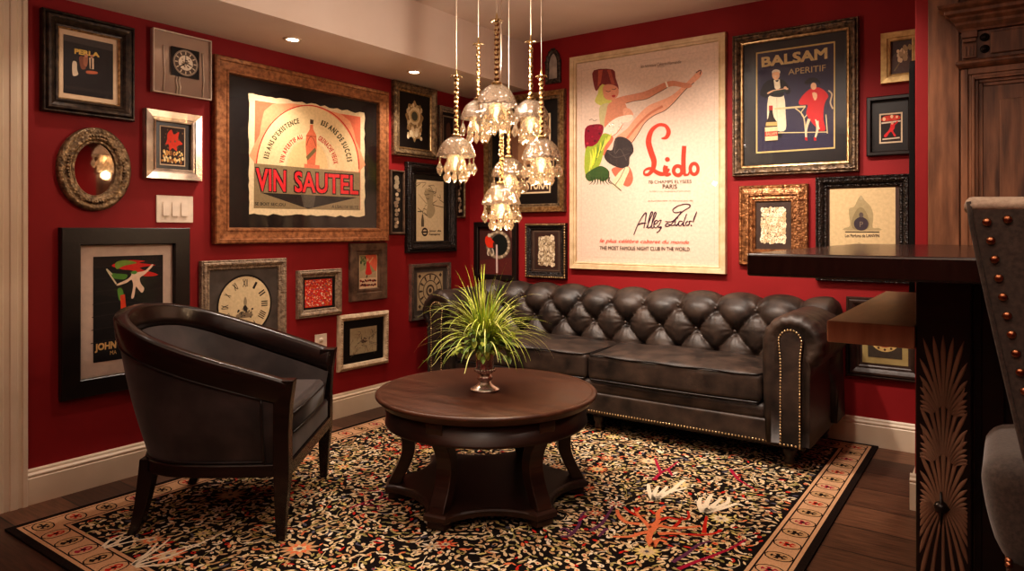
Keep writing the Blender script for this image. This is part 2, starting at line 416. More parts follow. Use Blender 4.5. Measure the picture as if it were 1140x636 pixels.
# ================================================================== RUG
def make_rug():
    x0, x1, y0, y1, th = .225, 2.785, -3.095, -.022, .009
    rnd = random.Random(5)
    ox, oy = (x0 + x1) / 2, (y0 + y1) / 2; w, h = x1 - x0, y1 - y0
    def yarn(n, c, c2): return mat('rug_' + n, c, c2, scale=160, rough=.95, bump=.5, bscale=260, bdist=.002, spec=.1, lo=.3, hi=.7)
    mats = [yarn('black', (20, 15, 14), (34, 27, 24)), yarn('cream', (205, 178, 136), (226, 204, 166)), yarn('tan', (176, 138, 98), (196, 160, 120)),
            yarn('red', (176, 36, 30), (196, 56, 40)), yarn('rose', (150, 24, 56), (170, 44, 70)), yarn('orange', (208, 106, 66), (222, 136, 94)),
            yarn('olive', (140, 128, 78), (168, 154, 100)), yarn('slate', (82, 80, 92), (104, 100, 112)), yarn('plum', (92, 48, 74), (112, 66, 92)),
            yarn('border', (190, 148, 112), (206, 166, 130)), yarn('white', (222, 206, 178), (236, 222, 198)), yarn('yellow', (206, 184, 110), (222, 204, 138)), yarn('edge', (28, 20, 17), (42, 30, 25))]
    mb = MB(); mb.box(-w / 2, w / 2, -h / 2, h / 2, .0005, th, 12)
    Z = [th]
    def face(pts, mi, z): mb.add([(p[0], p[1], z) for p in pts], [tuple(range(len(pts)))], mi)
    mb.flat = True
    e = .028; bw = .135
    face([(-w / 2 + e, -h / 2 + e), (w / 2 - e, -h / 2 + e), (w / 2 - e, h / 2 - e), (-w / 2 + e, h / 2 - e)], 9, th + .0003)
    a, b = w / 2 - e, h / 2 - e
    for d, mi in ((.014, 12), (.019, 9), (bw - .02, 12), (bw - .014, 9), (bw, 0)):
        face([(-a + d, -b + d), (a - d, -b + d), (a - d, b - d), (-a + d, b - d)], mi, th + .0003 + d * .004)
    zb = th + .0009; zf = th + .0012
    def ellipse(cx, cy, rx, ry, ang, mi, z, n=9):
        c, s = cos(ang), sin(ang)
        face([(cx + rx * cos(2 * PI * k / n) * c - ry * sin(2 * PI * k / n) * s, cy + rx * cos(2 * PI * k / n) * s + ry * sin(2 * PI * k / n) * c) for k in range(n)], mi, z)
    def leaf(cx, cy, l, wd, ang, mi, z):
        c, s = cos(ang), sin(ang); bend = rnd.uniform(-.3, .3) * l
        P = [(-l, 0), (-.4 * l, wd + bend * .3), (.3 * l, wd * .9 + bend * .4), (l, bend), (.3 * l, -wd + bend * .4), (-.4 * l, -wd + bend * .3)]
        face([(cx + x * c - y * s, cy + x * s + y * c) for x, y in P], mi, z)
    def medallion(cx, cy, ang, k):
        ellipse(cx, cy, .050, .037, ang, 12, zb, 12); ellipse(cx, cy, .045, .032, ang, (2, 9)[k % 2], zb + .0001, 12)
        ellipse(cx, cy, .030, .020, ang, (12, 3, 12, 4)[k % 4], zb + .0002, 10)
        for q in range(5):
            an = q * 2 * PI / 5 + ang; ellipse(cx + .021 * cos(an), cy + .015 * sin(an), .009, .006, an, (2, 9)[k % 2], zb + .0003, 6)
        ellipse(cx, cy, .010, .008, ang, 12, zb + .0004, 6)
    mid = .019 + (bw - .04) / 2
    n = 26
    for k in range(n):
        y = -b + mid + (2 * b - 2 * mid) * k / (n - 1)
        for sx in (-1, 1): medallion(sx * (a - mid), y, 0, k)
    n = 22
    for k in range(1, n - 1):
        x = -a + mid + (2 * a - 2 * mid) * k / (n - 1)
        for sy in (-1, 1): medallion(x, sy * (b - mid), PI / 2, k)
    fx, fy = a - bw - .012, b - bw - .012
    # dense field of small leaves on a jittered lattice
    step = .0248; ny = int(2 * fy / step); nx = int(2 * fx / step)
    pal = [1] * 14 + [2] * 7 + [10] * 3 + [5] * 1 + [6] * 4 + [7] * 1 + [3] * 1 + [11] * 1
    for i in range(nx):
        for j in range(ny):
            cx = -fx + (i + .5 + rnd.uniform(-.42, .42)) * 2 * fx / nx; cy = -fy + (j + .5 + rnd.uniform(-.42, .42)) * 2 * fy / ny
            if rnd.random() < .09: continue
            swirl = 2.2 * sin(cx * 3.1 + 1.3 * cos(cy * 2.7)) + 2 * cos(cy * 3.7 + cx)
            mi = rnd.choice(pal); q = rnd.random()
            if q < .82:
                an = swirl + rnd.uniform(-1.1, 1.1); l = rnd.uniform(.011, .021); leaf(cx, cy, l, rnd.uniform(.0042, .0074), an, mi, zf + rnd.random() * .0003)
                if q < .40:
                    an2 = an + rnd.choice((-1, 1)) * rnd.uniform(.7, 1.3); leaf(cx + .8 * l * cos(an) + .5 * l * cos(an2), cy + .8 * l * sin(an) + .5 * l * sin(an2), l * .7, rnd.uniform(.003, .005), an2, mi, zf + rnd.random() * .0003)
            else:
                r = rnd.uniform(.008, .0125); ellipse(cx, cy, r, r * .85, swirl, mi, zf + .0003, 7); ellipse(cx, cy, r * .45, r * .4, swirl, rnd.choice([0, 3, 7, 5]), zf + .0004, 5)
    z2 = zf + .0006
    def flower(cx, cy, r, c1, c2, k=12):
        ellipse(cx, cy, r * 1.02, r * 1.02, 0, 0, z2, 16)
        for ring, mi, z, m_ in ((1, c1, .0001, k), (.62, c2, .0002, k - 3), (.34, 1, .0003, 6)):
            for q in range(m_):
                an = 2 * PI * q / m_ + ring; leaf(cx + .62 * ring * r * cos(an), cy + .62 * ring * r * sin(an), .38 * r * ring + .004, .10 * r + .002, an, mi, z2 + z)
        ellipse(cx, cy, r * .15, r * .15, 0, 7, z2 + .0004, 8)
    for q in range(46):
        cx, cy, r = rnd.uniform(-fx + .06, fx - .06), rnd.uniform(-fy + .06, fy - .06), rnd.uniform(.024, .045); flower(cx, cy, r, rnd.choice([1, 2, 11, 5, 10]), rnd.choice([5, 1, 2, 3]), 9)
    for q in range(340):            # thin winding stems
        x, y, an, mi, bend = rnd.uniform(-fx, fx), rnd.uniform(-fy, fy), rnd.uniform(0, 6.3), rnd.choice([1, 2, 6, 6, 10]), rnd.uniform(-.5, .5); zz = zf + .0002 + rnd.random() * .0003
        for k in range(rnd.randint(4, 9)):
            x2, y2 = x + .02 * cos(an), y + .02 * sin(an)
            if abs(x2) > fx or abs(y2) > fy: break
            nx_, ny_ = -sin(an) * .0016, cos(an) * .0016; face([(x + nx_, y + ny_), (x - nx_, y - ny_), (x2 - nx_, y2 - ny_), (x2 + nx_, y2 + ny_)], mi, zz); x, y = x2, y2; an += bend + rnd.uniform(-.3, .3)
    def w2(px, py): return (px - ox, py - oy)
    for X, Y, r, c1, c2 in ((1.97, -2.35, .085, 2, 1), (2.2, -2.2, .055, 5, 1), (2.55, -1.6, .085, 5, 2), (2.42, -1.42, .05, 11, 10), (2.15, -1.16, .045, 1, 11),
                            (1.28, -2.55, .07, 2, 5), (.95, -2.85, .06, 5, 1), (.62, -2.4, .07, 2, 1), (1.9, -.95, .06, 2, 1), (2.1, -2.55, .055, 5, 1), (.75, -1.35, .07, 5, 3),
                            (.5, -1.9, .06, 2, 5), (1.05, -1.15, .055, 5, 1), (2.3, -1.85, .05, 11, 1), (2.58, -1.05, .05, 5, 1), (1.62, -2.75, .06, 2, 1), (1.75, -1.2, .05, 5, 11), (.78, -3.0+.18, .05, 2, 5)):
        cx, cy = w2(X, Y)
        if abs(cx) < fx - r and abs(cy) < fy - r: flower(cx, cy, r, c1, c2)
    def branch(cx, cy, ang, l, wd, mi, depth, spread=.55):
        n = 5; P = []; an = ang; x, y = cx, cy; bend = rnd.uniform(-.25, .25)
        for k in range(n + 1):
            P.append((x, y, wd * (1 - .5 * k / n))); x += l / n * cos(an); y += l / n * sin(an); an += bend
        for k in range(n):
            p, q = P[k], P[k + 1]; dx, dy = q[0] - p[0], q[1] - p[1]; d = math.hypot(dx, dy); nx_, ny_ = -dy / d, dx / d
            f = [(p[0] + nx_ * p[2] / 2, p[1] + ny_ * p[2] / 2), (p[0] - nx_ * p[2] / 2, p[1] - ny_ * p[2] / 2), (q[0] - nx_ * q[2] / 2, q[1] - ny_ * q[2] / 2), (q[0] + nx_ * q[2] / 2, q[1] + ny_ * q[2] / 2)]
            f = [(max(-fx, min(fx, u)), max(-fy, min(fy, v))) for u, v in f]
            face(f, mi, z2 + .0005 + rnd.random() * .0001)
        if depth:
            for sg in (-1, 1): branch(x, y, an + sg * rnd.uniform(.3, .9) * spread * 1.6, l * rnd.uniform(.6, .9), wd * .75, mi, depth - 1, spread)
            if rnd.random() < .6: branch(P[2][0], P[2][1], ang + rnd.choice((-1, 1)) * rnd.uniform(.7, 1.2), l * .55, wd * .7, mi, depth - 1, spread)
    def vine(pts, wd, mi):
        P = [tuple(q) for q in spline([(*w2(*p), 0) for p in pts], 6)]; n = len(P) - 1
        for k in range(n):
            p, q = P[k], P[k + 1]; dx, dy = q[0] - p[0], q[1] - p[1]; d = math.hypot(dx, dy) or 1; nx_, ny_ = -dy / d * wd / 2, dx / d * wd / 2; a0 = 1 - .5 * k / n; a1 = 1 - .5 * (k + 1) / n
            face([(p[0] + nx_ * a0, p[1] + ny_ * a0), (p[0] - nx_ * a0, p[1] - ny_ * a0), (q[0] - nx_ * a1, q[1] - ny_ * a1), (q[0] + nx_ * a1, q[1] + ny_ * a1)], mi, z2 + .0006 + (k % 7) * .00001)
    CORAL = {
        5 : [[(2.3, -1.803), (2.261, -1.746), (2.242, -1.686), (2.202, -1.636), (2.151, -1.591), (2.118, -1.553)], [(2.244, -1.69), (2.22, -1.726), (2.198, -1.777), (2.147, -1.813)], [(2.18, -1.652), (2.134, -1.669), (2.086, -1.637), (2.046, -1.58)], [(2.244, -1.69), (2.245, -1.628), (2.298, -1.615), (2.344, -1.576), (2.379, -1.533)], [(2.3, -1.803), (2.295, -1.742), (2.328, -1.741)], [(2.227, -1.665), (2.227, -1.586), (2.194, -1.51), (2.19, -1.431)], [(2.274, -1.693), (2.315, -1.658), (2.367, -1.633)]] ,
        3 : [[(2.227, -1.586), (2.245, -1.531), (2.274, -1.53), (2.303, -1.515), (2.312, -1.483), (2.286, -1.426)], [(2.151, -1.591), (2.097, -1.568), (2.056, -1.537)], [(2.118, -1.553), (2.109, -1.5)], [(2.298, -1.615), (2.299, -1.557), (2.289, -1.493)], [(2.412, -1.588), (2.386, -1.505), (2.366, -1.431)], [(2.367, -1.633), (2.416, -1.604), (2.445, -1.565), (2.459, -1.525)], [(2.19, -1.529), (2.154, -1.503)]] ,
        8 : [[(1.988, -1.926), (2.012, -1.895), (1.994, -1.8), (1.956, -1.713), (1.952, -1.671)], [(2.017, -1.882), (1.963, -1.854), (1.963, -1.885)], [(2.054, -1.819), (2.059, -1.738), (2.037, -1.638), (2.018, -1.564)], [(2.405, -1.873), (2.421, -1.785), (2.429, -1.697), (2.455, -1.637)], [(2.095, -1.76), (2.104, -1.844)]] ,
        4 : [[(2.028, -1.179), (2.017, -1.073), (2.024, -1.007), (2.021, -0.875)], [(2.017, -1.073), (1.944, -0.955), (1.912, -0.9)], [(2.024, -1.007), (2.075, -1.078)], [(2.266, -0.834), (2.333, -0.94), (2.386, -0.989), (2.433, -1.027)], [(2.44, -1.909), (2.468, -1.828), (2.505, -1.737), (2.536, -1.648), (2.557, -1.55)], [(1.97, -1.703), (1.974, -1.766)]] ,
        10 : [[(2.127, -1.402), (2.077, -1.333), (2.03, -1.243)], [(2.127, -1.402), (2.095, -1.32), (2.076, -1.24)], [(2.128, -1.394), (2.119, -1.303), (2.109, -1.216)], [(2.13, -1.393), (2.137, -1.29), (2.167, -1.229), (2.186, -1.186)], [(2.13, -1.393), (2.144, -1.245), (2.142, -1.175), (2.144, -1.096)], [(2.341, -1.405), (2.297, -1.329), (2.277, -1.257)], [(2.342, -1.401), (2.315, -1.279), (2.303, -1.192)], [(2.343, -1.399), (2.35, -1.291), (2.352, -1.219)], [(2.346, -1.397), (2.37, -1.314), (2.388, -1.246), (2.371, -1.182)], [(2.347, -1.4), (2.386, -1.327), (2.422, -1.24), (2.446, -1.241)]] ,}
    for mi, ls in CORAL.items():
        for l in ls: vine(l, .026 if mi in (5, 10) else .018, mi)
    for l in [[(0.704, -2.952), (0.69, -2.868), (0.66, -2.772)], [(0.709, -2.954), (0.735, -2.868), (0.771, -2.794)], [(0.692, -2.951), (0.655, -2.902), (0.645, -2.824)], [(0.919, -2.957), (0.873, -2.852), (0.822, -2.774)], [(0.923, -2.959), (0.92, -2.849), (0.954, -2.728)], [(0.932, -2.958), (0.963, -2.827), (0.936, -2.616)], [(0.943, -2.958), (1.024, -2.86), (1.028, -2.789)], [(0.914, -2.955), (0.87, -2.879), (0.823, -2.821)]]: vine(l, .014, 10)
    for X, Y, an, l, wd, mi, dp in ((.8, -1.6, 1.0, .12, .015, 3, 3), (.62, -1.35, .5, .10, .014, 5, 2), (1.15, -2.2, 1.6, .12, .012, 4, 2)):
        cx, cy = w2(X, Y); branch(cx, cy, an, l, wd, mi, dp)
    o = mb.build('patterned_rug', mats, None, (ox, oy, 0))
    tag(o, 'large black oriental rug with cream leaves, red coral branches and tan border', 'rug')
make_rug()

# ================================================================== SOFA
RZ = .0125                                    # top of the rug: what stands on it
LEATHER = mat('worn_black_leather', (25, 20, 18), (70, 55, 46), scale=11, detail=9, rough=.40, rough2=.58, bump=.35, bscale=95, bdist=.0025, spec=.55, lo=.3, hi=.72)
PIPING = mat('dark_leather_piping', (22, 18, 17), (34, 28, 26), scale=30, rough=.4)
NAIL = mat('antique_brass_nail', (204, 178, 134), (226, 204, 164), scale=80, rough=.28, metal=1)
DARKWOOD = mat('espresso_wood', (30, 17, 12), (48, 28, 19), scale=6, rough=.32, bump=.12, bscale=30, stretch=(1, 14, 14), spec=.5, detail=8)
def make_sofa():
    t = thing('chesterfield_sofa', 'long black leather sofa with buttoned back and rolled nailhead arms by the back wall', 'sofa', (1.40, -.38, RZ))
    cx0 = 1.40; dy = .38
    def X(x): return x - cx0
    def Y(y): return y + dy
    z0 = .105
    # ---- tufted back: closed profile swept along x, pushed out into buttoned diamonds
    prof = [(-.245, .14, 0), (-.262, .36, 0)]
    face = [(-.285, .40), (-.280, .46), (-.272, .52), (-.268, .58), (-.268, .62)]
    for i in range(len(face) - 1):
        for k in range(9):
            u = k / 9; prof.append((lerp(face[i][0], face[i + 1][0], u), lerp(face[i][1], face[i + 1][1], u), 1))
    cyc, czc, R = -.145, .637, .125
    for k in range(0, 37):
        a = PI - (PI + .35) * k / 36; prof.append((cyc + R * cos(a), czc + R * sin(a), 1 if k < 22 else 0))
    prof += [(-.03, .56, 0), (-.03, .14, 0)]
    def lattice(x, z): return (x - 1.773) / .2225, (z - .455) / .116
    xl, xr = .185, 2.625; nx = 330; rows = []
    # arc length measured from z = .455 on the face
    arc = []; s_ = 0
    for i, p in enumerate(prof):
        if i: s_ += math.hypot(p[0] - prof[i - 1][0], p[1] - prof[i - 1][1])
        arc.append(s_)
    i0 = min(range(len(prof)), key=lambda i: abs(prof[i][1] - .455) + (0 if prof[i][2] and prof[i][0] < -.2 else 9))
    for i in range(nx + 1):
        x = xl + (xr - xl) * i / nx; row = []
        ed = min(x - xl, xr - x); shr = 1.0
        if ed < .05: shr = .35 + .65 * math.sqrt(max(0, 1 - (1 - ed / .05) ** 2))
        for j, (y, z, on) in enumerate(prof):
            p = prof[max(j - 1, 0)]; q = prof[min(j + 1, len(prof) - 1)]
            ty, tz = q[0] - p[0], q[1] - p[1]; l = math.hypot(ty, tz) or 1; ny_, nz_ = -tz / l, ty / l
            h = 0
            if j >= 2 and j < len(prof) - 4:
                a = (x - 1.773) / .2225; v = (arc[j] - arc[i0]) / .118
                pp, qq = a + v / 2, a - v / 2
                hd = (abs(sin(PI * pp)) * abs(sin(PI * qq)) + 1e-6) ** .42
                hv = (abs(sin(PI * a)) + 1e-6) ** .5
                w = sstep(2.05, 2.5, v)
                h = .050 * lerp(hd, hv * .85, w)
                for vv in (0, 1, 2):
                    off = 0 if vv % 2 == 0 else .5
                    da = (a + off - round(a + off)) * .2225; dv = (v - vv) * .118
                    d2 = da * da + dv * dv; h -= .020 * math.exp(-d2 / .0007)
                    # gathered pleats running out of each button
                    an = math.atan2(dv, da); h += .0035 * math.exp(-d2 / .004) * sin(an * 11 + x * 40)
                h *= sstep(-1.1, -.3, v) * (1 - sstep(4.2, 5.2, v))
                h -= .022 * (1 if v < 4 else 0) * sstep(-1.1, -.3, v)
            yy = y + ny_ * h * 1.0; zz = z + nz_ * h
            yc, zc = (-.14, min(z, .62))
            row.append((X(x), Y(yc + (yy - yc) * (shr if z > .3 else 1)), zc + (zz - zc) * shr))
        rows.append(row)
    mb = MB(); mb.grid(rows, 0, True, wrapv=True, cap=True); back = mb.build('tufted_back', LEATHER, t)
    mb = MB(); mb.ball((0, 0, 0), .0105, 10, 6, sc=(1, .6, 1)); bo_ = mb.build('button', LEATHER, back); first = True
    for v in (1, 2):
        zz = .455 + .118 * v
        for k in range(-7, 5):
            x = 1.773 + .2225 * (k + (0 if v % 2 == 0 else .5))
            if .44 < x < 2.36:
                yb = -.268 if v == 1 else -.262
                if not first: bo_ = bo_.copy(); COL.objects.link(bo_)
                first = False; bo_.location = (X(x), Y(yb - .004), zz + (.004 if v == 2 else 0))
    # ---- rolled arms
    for sg, xc in ((-1, .293), (1, 2.507)):
        def ax(d): return X(xc + sg * d)     # d grows to the outside
        pr = []                                # profile (d, z) from the outer foot over the roll down the inner side
        pr += [(.088, z0 + .015), (.088, .2), (.088, .32), (.088, .44), (.092, .485)]
        R = .138; zc = .597
        for k in range(0, 33):
            a = -.82 + (PI + .82) * k / 32; pr.append((R * cos(a) * 1.06 + .006, zc + R * sin(a) * 1.02))
        pr += [(-.142, .5), (-.140, .40), (-.136, .28), (-.13, z0 + .015)]
        cen = (-.02, .50)
        ys = [(-.694, .58), (-.701, .66), (-.703, .74), (-.700, .82), (-.692, .89), (-.679, .945), (-.664, .98)] + [(-.65 + .53 * k / 16, 1) for k in range(17)]
        rows = []
        for y, sc in ys:
            row = []
            for k, (d, z) in enumerate(pr):
                onroll = 4 < k < 38
                s_ = sc if onroll else (sc if d < 0 else 1 - (1 - sc) * .15)
                # roll shrinks towards its own centre, the legs of the U sideways only
                if onroll: dd = .0 + (d - .0) * s_; zz = zc + (z - zc) * s_
                else: dd = d * s_; zz = z
                if onroll:
                    an = math.atan2(z - zc, d); pl = sin(an * 17) * .004 * (1 - sstep(-.69, -.52, y)); dd += pl * cos(an); zz += pl * sin(an)
                    pl2 = .003 * sin(y * 70 + an * 3); dd += pl2 * cos(an); zz += pl2 * sin(an)
                row.append((ax(dd), Y(y), zz))
            rows.append(row)
        mb = MB(); mb.grid(rows, 0, True, wrapv=True, cap=True); arm = mb.build('rolled_arm', LEATHER, t)
        # front facing panel with its nail border
        w0 = .047; pts = [(-w0, z0 + .012), (w0, z0 + .012), (w0, .52)]
        for k in range(13):
            a = PI * k / 12 - .25 * (1 - k / 12); pts.append((.056 * cos(a) * 1.0, .610 + .056 * sin(a)))
        pts += [(-w0, .52)]
        mb = MB(); n = len(pts)
        fr = [(ax(d), Y(-.712), z) for d, z in pts]; bk = [(ax(d * 1.08), Y(-.69), z) for d, z in pts]
        mb.grid([bk, [(ax(d * 1.04), Y(-.707), z) for d, z in pts], fr], 0, False, wrapv=True); mb.add(fr, [tuple(range(n))])
        fp = mb.build('arm_front_panel', LEATHER, arm)
        nb = MB(); path = pts + [pts[0]]; acc = 0; nxt = 0
        path = path[1:] + []                  # skip the bottom edge start
        for i in range(len(path) - 1):
            p, q = path[i], path[i + 1]; l = math.hypot(q[0] - p[0], q[1] - p[1])
            while nxt <= acc + l:
                u = (nxt - acc) / l; d, z = lerp(p[0], q[0], u), lerp(p[1], q[1], u)
                nb.ball((ax(d * .93), Y(-.7135), z), .0052, 8, 4, sc=(1, .6, 1)); nxt += .0148
            acc += l
        for k in range(6): nb.ball((ax(-w0 * .93 + k * w0 * 1.86 / 5), Y(-.7135), z0 + .018), .0052, 8, 4, sc=(1, .6, 1))
        nb.build('nailhead_trim', NAIL, arm)
    # ---- seat
    il, ir = .43, 2.372; mid = 1.402
    for xa, xb in ((il, mid), (mid, ir)):
        def crown(p, xa=xa, xb=xb):
            u = (p.x - X((xa + xb) / 2)) / ((xb - xa) / 2); v = (p.y - Y(-.465)) / .22
            f = max(0, 1 - u * u) * max(0, 1 - v * v)
            if p.z > .38: p.z += .035 * f + .012 * sstep(-.1, .8, v) + .004 * sin(p.x * 19 + p.y * 8)
            p.y -= .012 * (1 - u * u) * (1 if v < -.5 else 0)
            return p
        mb = MB(); mb.rbox(X(xa + .003), X(xb - .003), Y(-.688), Y(-.245), .292, .437, .026, 14, fn=crown)
        c = mb.build('seat_cushion', LEATHER, t, weld=True)
        mb = MB()
        for z, o in ((.433, .0), (.297, .0)):
            pts = [(X(xa + .012), Y(-.35), z), (X(xa + .010), Y(-.64), z), (X(xa + .022), Y(-.684), z)]
            pts += [(X(lerp(xa + .03, xb - .03, k / 24)), Y(-.6885 - .012 * (1 - (2 * k / 24 - 1) ** 2)), z + (.003 * sin(k * .8) if z > .4 else 0)) for k in range(25)]
            pts += [(X(xb - .022), Y(-.684), z), (X(xb - .010), Y(-.64), z), (X(xb - .012), Y(-.35), z)]
            mb.tube(pts, .0052, 6)
        mb.build('welt_piping', PIPING, c)
    mb = MB(); mb.rbox(X(il - .02), X(ir + .02), Y(-.682), Y(-.25), .205, .298, .036, 20); mb.build('seat_platform', LEATHER, t, weld=True)
    mb = MB(); mb.rbox(X(il - .06), X(ir + .06), Y(-.690), Y(-.10), z0, .225, .012, 20); rail = mb.build('front_rail', LEATHER, t, weld=True)
    nb = MB(); k = 0; x = il - .05
    while x < ir + .05:
        nb.ball((X(x), Y(-.691), z0 + .016), .0052, 8, 4, sc=(1, .6, 1)); x += .0165
    nb.build('nailhead_trim', NAIL, rail)
    mb = MB(); mb.box(X(.24), X(2.56), Y(-.66), Y(-.06), z0 - .012, z0 + .03); mb.build('under_frame', DARKWOOD, t)
    for x, y in ((.30, -.63), (1.45, -.63), (2.485, -.63), (.30, -.1), (2.53, -.1)):
        mb = MB(); mb.lathe([(.010, .0), (.012, .012), (.022, .014), (.026, .03), (.020, .045), (.030, .06), (.034, .08), (.030, z0 - .005)], 18, c=(X(x), Y(y), 0))
        l = mb.build('leg', DARKWOOD, t)
        mb = MB(); mb.lathe([(.004, .0), (.016, .001), (.018, .012), (.012, .022), (.004, .023)], 14, c=(X(x), Y(y), 0)); mb.build('caster', NAIL, l)
make_sofa()

# ================================================================== ARMCHAIR
CHLEATHER = mat('charcoal_suede_leather', (40, 34, 34), (66, 56, 55), scale=7, detail=8, rough=.58, bump=.15, bscale=120, bdist=.001, spec=.35, sheen=.15)
CHWOOD = mat('polished_black_brown_wood', (24, 15, 12), (36, 23, 18), scale=5, rough=.27, bump=.03, bscale=20, stretch=(1, 1, 8), spec=.5, coat=.12)
def make_chair():
    t = thing('barrel_armchair', 'dark barrel armchair with glossy wooden rail and charcoal leather, left of the table', 'armchair', (.986, -2.269, RZ), (0, 0, math.atan2(.605, .797)))
    top = spline([(.012, -.343, 0), (-.16, -.362, 0), (-.36, -.372, 0), (-.54, -.335, 0), (-.665, -.22, 0), (-.715, 0, 0), (-.665, .22, 0), (-.54, .335, 0), (-.36, .372, 0), (-.16, .362, 0), (.012, .343, 0)], 8)
    bot = spline([(.0, -.330, 0), (-.14, -.338, 0), (-.30, -.338, 0), (-.45, -.312, 0), (-.56, -.215, 0), (-.59, 0, 0), (-.56, .215, 0), (-.45, .312, 0), (-.30, .338, 0), (-.14, .338, 0), (.0, .330, 0)], 8)
    n = len(top)
    def ztop(p):
        s_ = max(0, min(1, -p.x / .715)); return .588 + .242 * (s_ ** .92) - .012 * sin(PI * s_)
    def nrm(path, i):
        a = path[max(i - 1, 0)]; b = path[min(i + 1, n - 1)]; d = (b - a).normalized(); return Vector((-d.y, d.x, 0))    # outward
    N_ = [nrm(top, i) for i in range(n)]; NB = [nrm(bot, i) for i in range(n)]
    zb = .275
    # top rail
    sec = [(.006, -.098), (.012, -.09), (.017, -.045), (.020, -.012), (.016, -.003), (.006, .0), (-.020, -.001), (-.032, -.006), (-.036, -.016), (-.044, -.06), (-.050, -.105), (-.03, -.112)]
    rows = []
    for i in range(n):
        z = ztop(top[i]); row = []
        for d, dz in sec:
            p = top[i] + N_[i] * d; row.append((p.x, p.y, z + dz))
        rows.append(row)
    mb = MB(); mb.grid(rows, 0, True, wrapv=True, cap=True); mb.build('top_rail', CHWOOD, t)
    # outer leather shell
    rows = []
    for k in range(13):
        u = k / 12; row = []
        for i in range(n):
            a = bot[i] + NB[i] * -.004; b = top[i] + N_[i] * .002; bul = .012 * sin(PI * u)
            p = a.lerp(b, u ** 1.08) + N_[i] * bul; row.append((p.x, p.y, lerp(zb, ztop(top[i]) - .088, u)))
        rows.append(row)
    mb = MB(); mb.grid(rows, 0, True)
    # inner shell joined below by the seat deck
    rows2 = []
    for k in range(10):
        u = k / 9; row = []
        for i in range(n):
            a = bot[i] - NB[i] * .075; b = top[i] - N_[i] * .052
            p = a.lerp(b, u); p -= N_[i] * .018 * sin(PI * u); row.append((p.x, p.y, lerp(.30, ztop(top[i]) - .095, u)))
        rows2.append(row)
    mb.grid([r[::-1] for r in rows2], 0, True)
    mb.build('leather_shell', CHLEATHER, t)
    # piping lines on the outer shell: under the rail and in front of the post
    mb = MB()
    for side in (0, 1):
        idx = list(range(5, n - 5)) if side == 0 else []
        pts = []
        if side == 0:
            u = .965
            lo = []
            for i in idx:
                a = bot[i]; b = top[i] + N_[i] * .002; p = a.lerp(b, u) + N_[i] * .006; pts.append((p.x, p.y, lerp(zb, ztop(top[i]) - .088, u)))
            mb.tube(pts, .0042, 6)
            for i, st in ((5, 1), (n - 6, -1)):
                q = []
                for k in range(13):
                    u = .03 + .935 * k / 12; a = bot[i]; b = top[i] + N_[i] * .002; p = a.lerp(b, u ** 1.08) + N_[i] * (.012 * sin(PI * u) + .003); q.append((p.x, p.y, lerp(zb, ztop(top[i]) - .088, u)))
                mb.tube(q, .0042, 6)
            q = []
            for i in idx:
                p = bot[i] + NB[i] * .002; q.append((p.x, p.y, zb + .012))
            mb.tube(q, .0042, 6)
            q = []
            for i in range(5, n - 5):
                p = top[i] - N_[i] * .050; q.append((p.x, p.y, ztop(top[i]) - .125))
            mb.tube(q, .004, 6)
    mb.build('piping', PIPING, t)
    # wooden base rail all round
    rows = []
    ring = [bot[i] for i in range(n)]
    for d, z in ((.004, .232), (.010, .236), (.010, .276), (.004, .281), (-.03, .281), (-.03, .232)):
        rows.append([(p.x + NB[i].x * d, p.y + NB[i].y * d, z) for i, p in enumerate(ring)])
    mb = MB(); mb.grid([[rows[k][i] for k in range(6)] for i in range(n)], 0, False, wrapv=True, cap=True)
    mb.box(-.035, .012, -.315, .315, .232, .281); mb.build('base_rail', CHWOOD, t, bevel=.002)
    # front posts run down into tapered legs
    for sg in (-1, 1):
        mb = MB(); rows = []
        for z, hx, hy, ox, oy in ((0, .016, .015, -.006, 0), (.12, .022, .021, -.004, 0), (.235, .028, .027, 0, 0), (.285, .029, .028, 0, 0), (.40, .028, .027, .0, .003), (.50, .030, .027, .004, .006), (.565, .034, .027, .010, .009), (.591, .034, .027, .014, .010)):
            x = -.016 + ox; y = sg * (.327 + oy)
            rows.append([(x - hx, y - hy, z), (x + hx, y - hy, z), (x + hx, y + hy, z), (x - hx, y + hy, z)])
        mb.grid(rows, 0, False, wrapv=True, cap=True); mb.build('front_leg', CHWOOD, t, bevel=.004, seg=3)
        mb = MB(); rows = []
        for k in range(9):
            u = k / 8; z = .28 * u; x = lerp(-.592, -.535, u ** .6) ; h = lerp(.018, .030, u); y = sg * lerp(.262, .24, u)
            rows.append([(x - h, y - h, z), (x + h, y - h, z), (x + h, y + h, z), (x - h, y + h, z)])
        mb.grid(rows, 0, False, wrapv=True, cap=True); mb.build('rear_leg', CHWOOD, t, bevel=.003)
    # seat
    def outline(inset, fx):
        pts = [bot[i] - NB[i] * inset for i in range(n)]
        return [(min(p.x, fx), p.y) for p in pts]
    mb = MB(); rows = []
    for ins, z in ((.11, .352), (.088, .36), (.08, .375), (.08, .435), (.086, .452), (.102, .462), (.14, .468)):
        rows.append([(p[0], p[1], z + (.006 if z > .46 else 0)) for p in outline(ins, .004 - (.02 if z > .455 or z < .358 else 0))])
    mb.grid(rows, 0, True, wrapv=True, cap=True)
    c = mb.build('seat_cushion', CHLEATHER, t)
    mb = MB()
    for z in (.372, .445): mb.tube([(.002, -.255, z), (.006, -.12, z), (.007, 0, z), (.006, .12, z), (.002, .255, z)], .004, 6)
    mb.build('piping', PIPING, c)
    mb = MB(); mb.rbox(-.10, .004, -.30, .30, .278, .365, .014, 8); mb.build('front_band', CHLEATHER, t, weld=True)
    mb = MB(); mb.prism(outline(.06, -.03), .27, .35); mb.build('seat_deck', CHLEATHER, t)
make_chair()

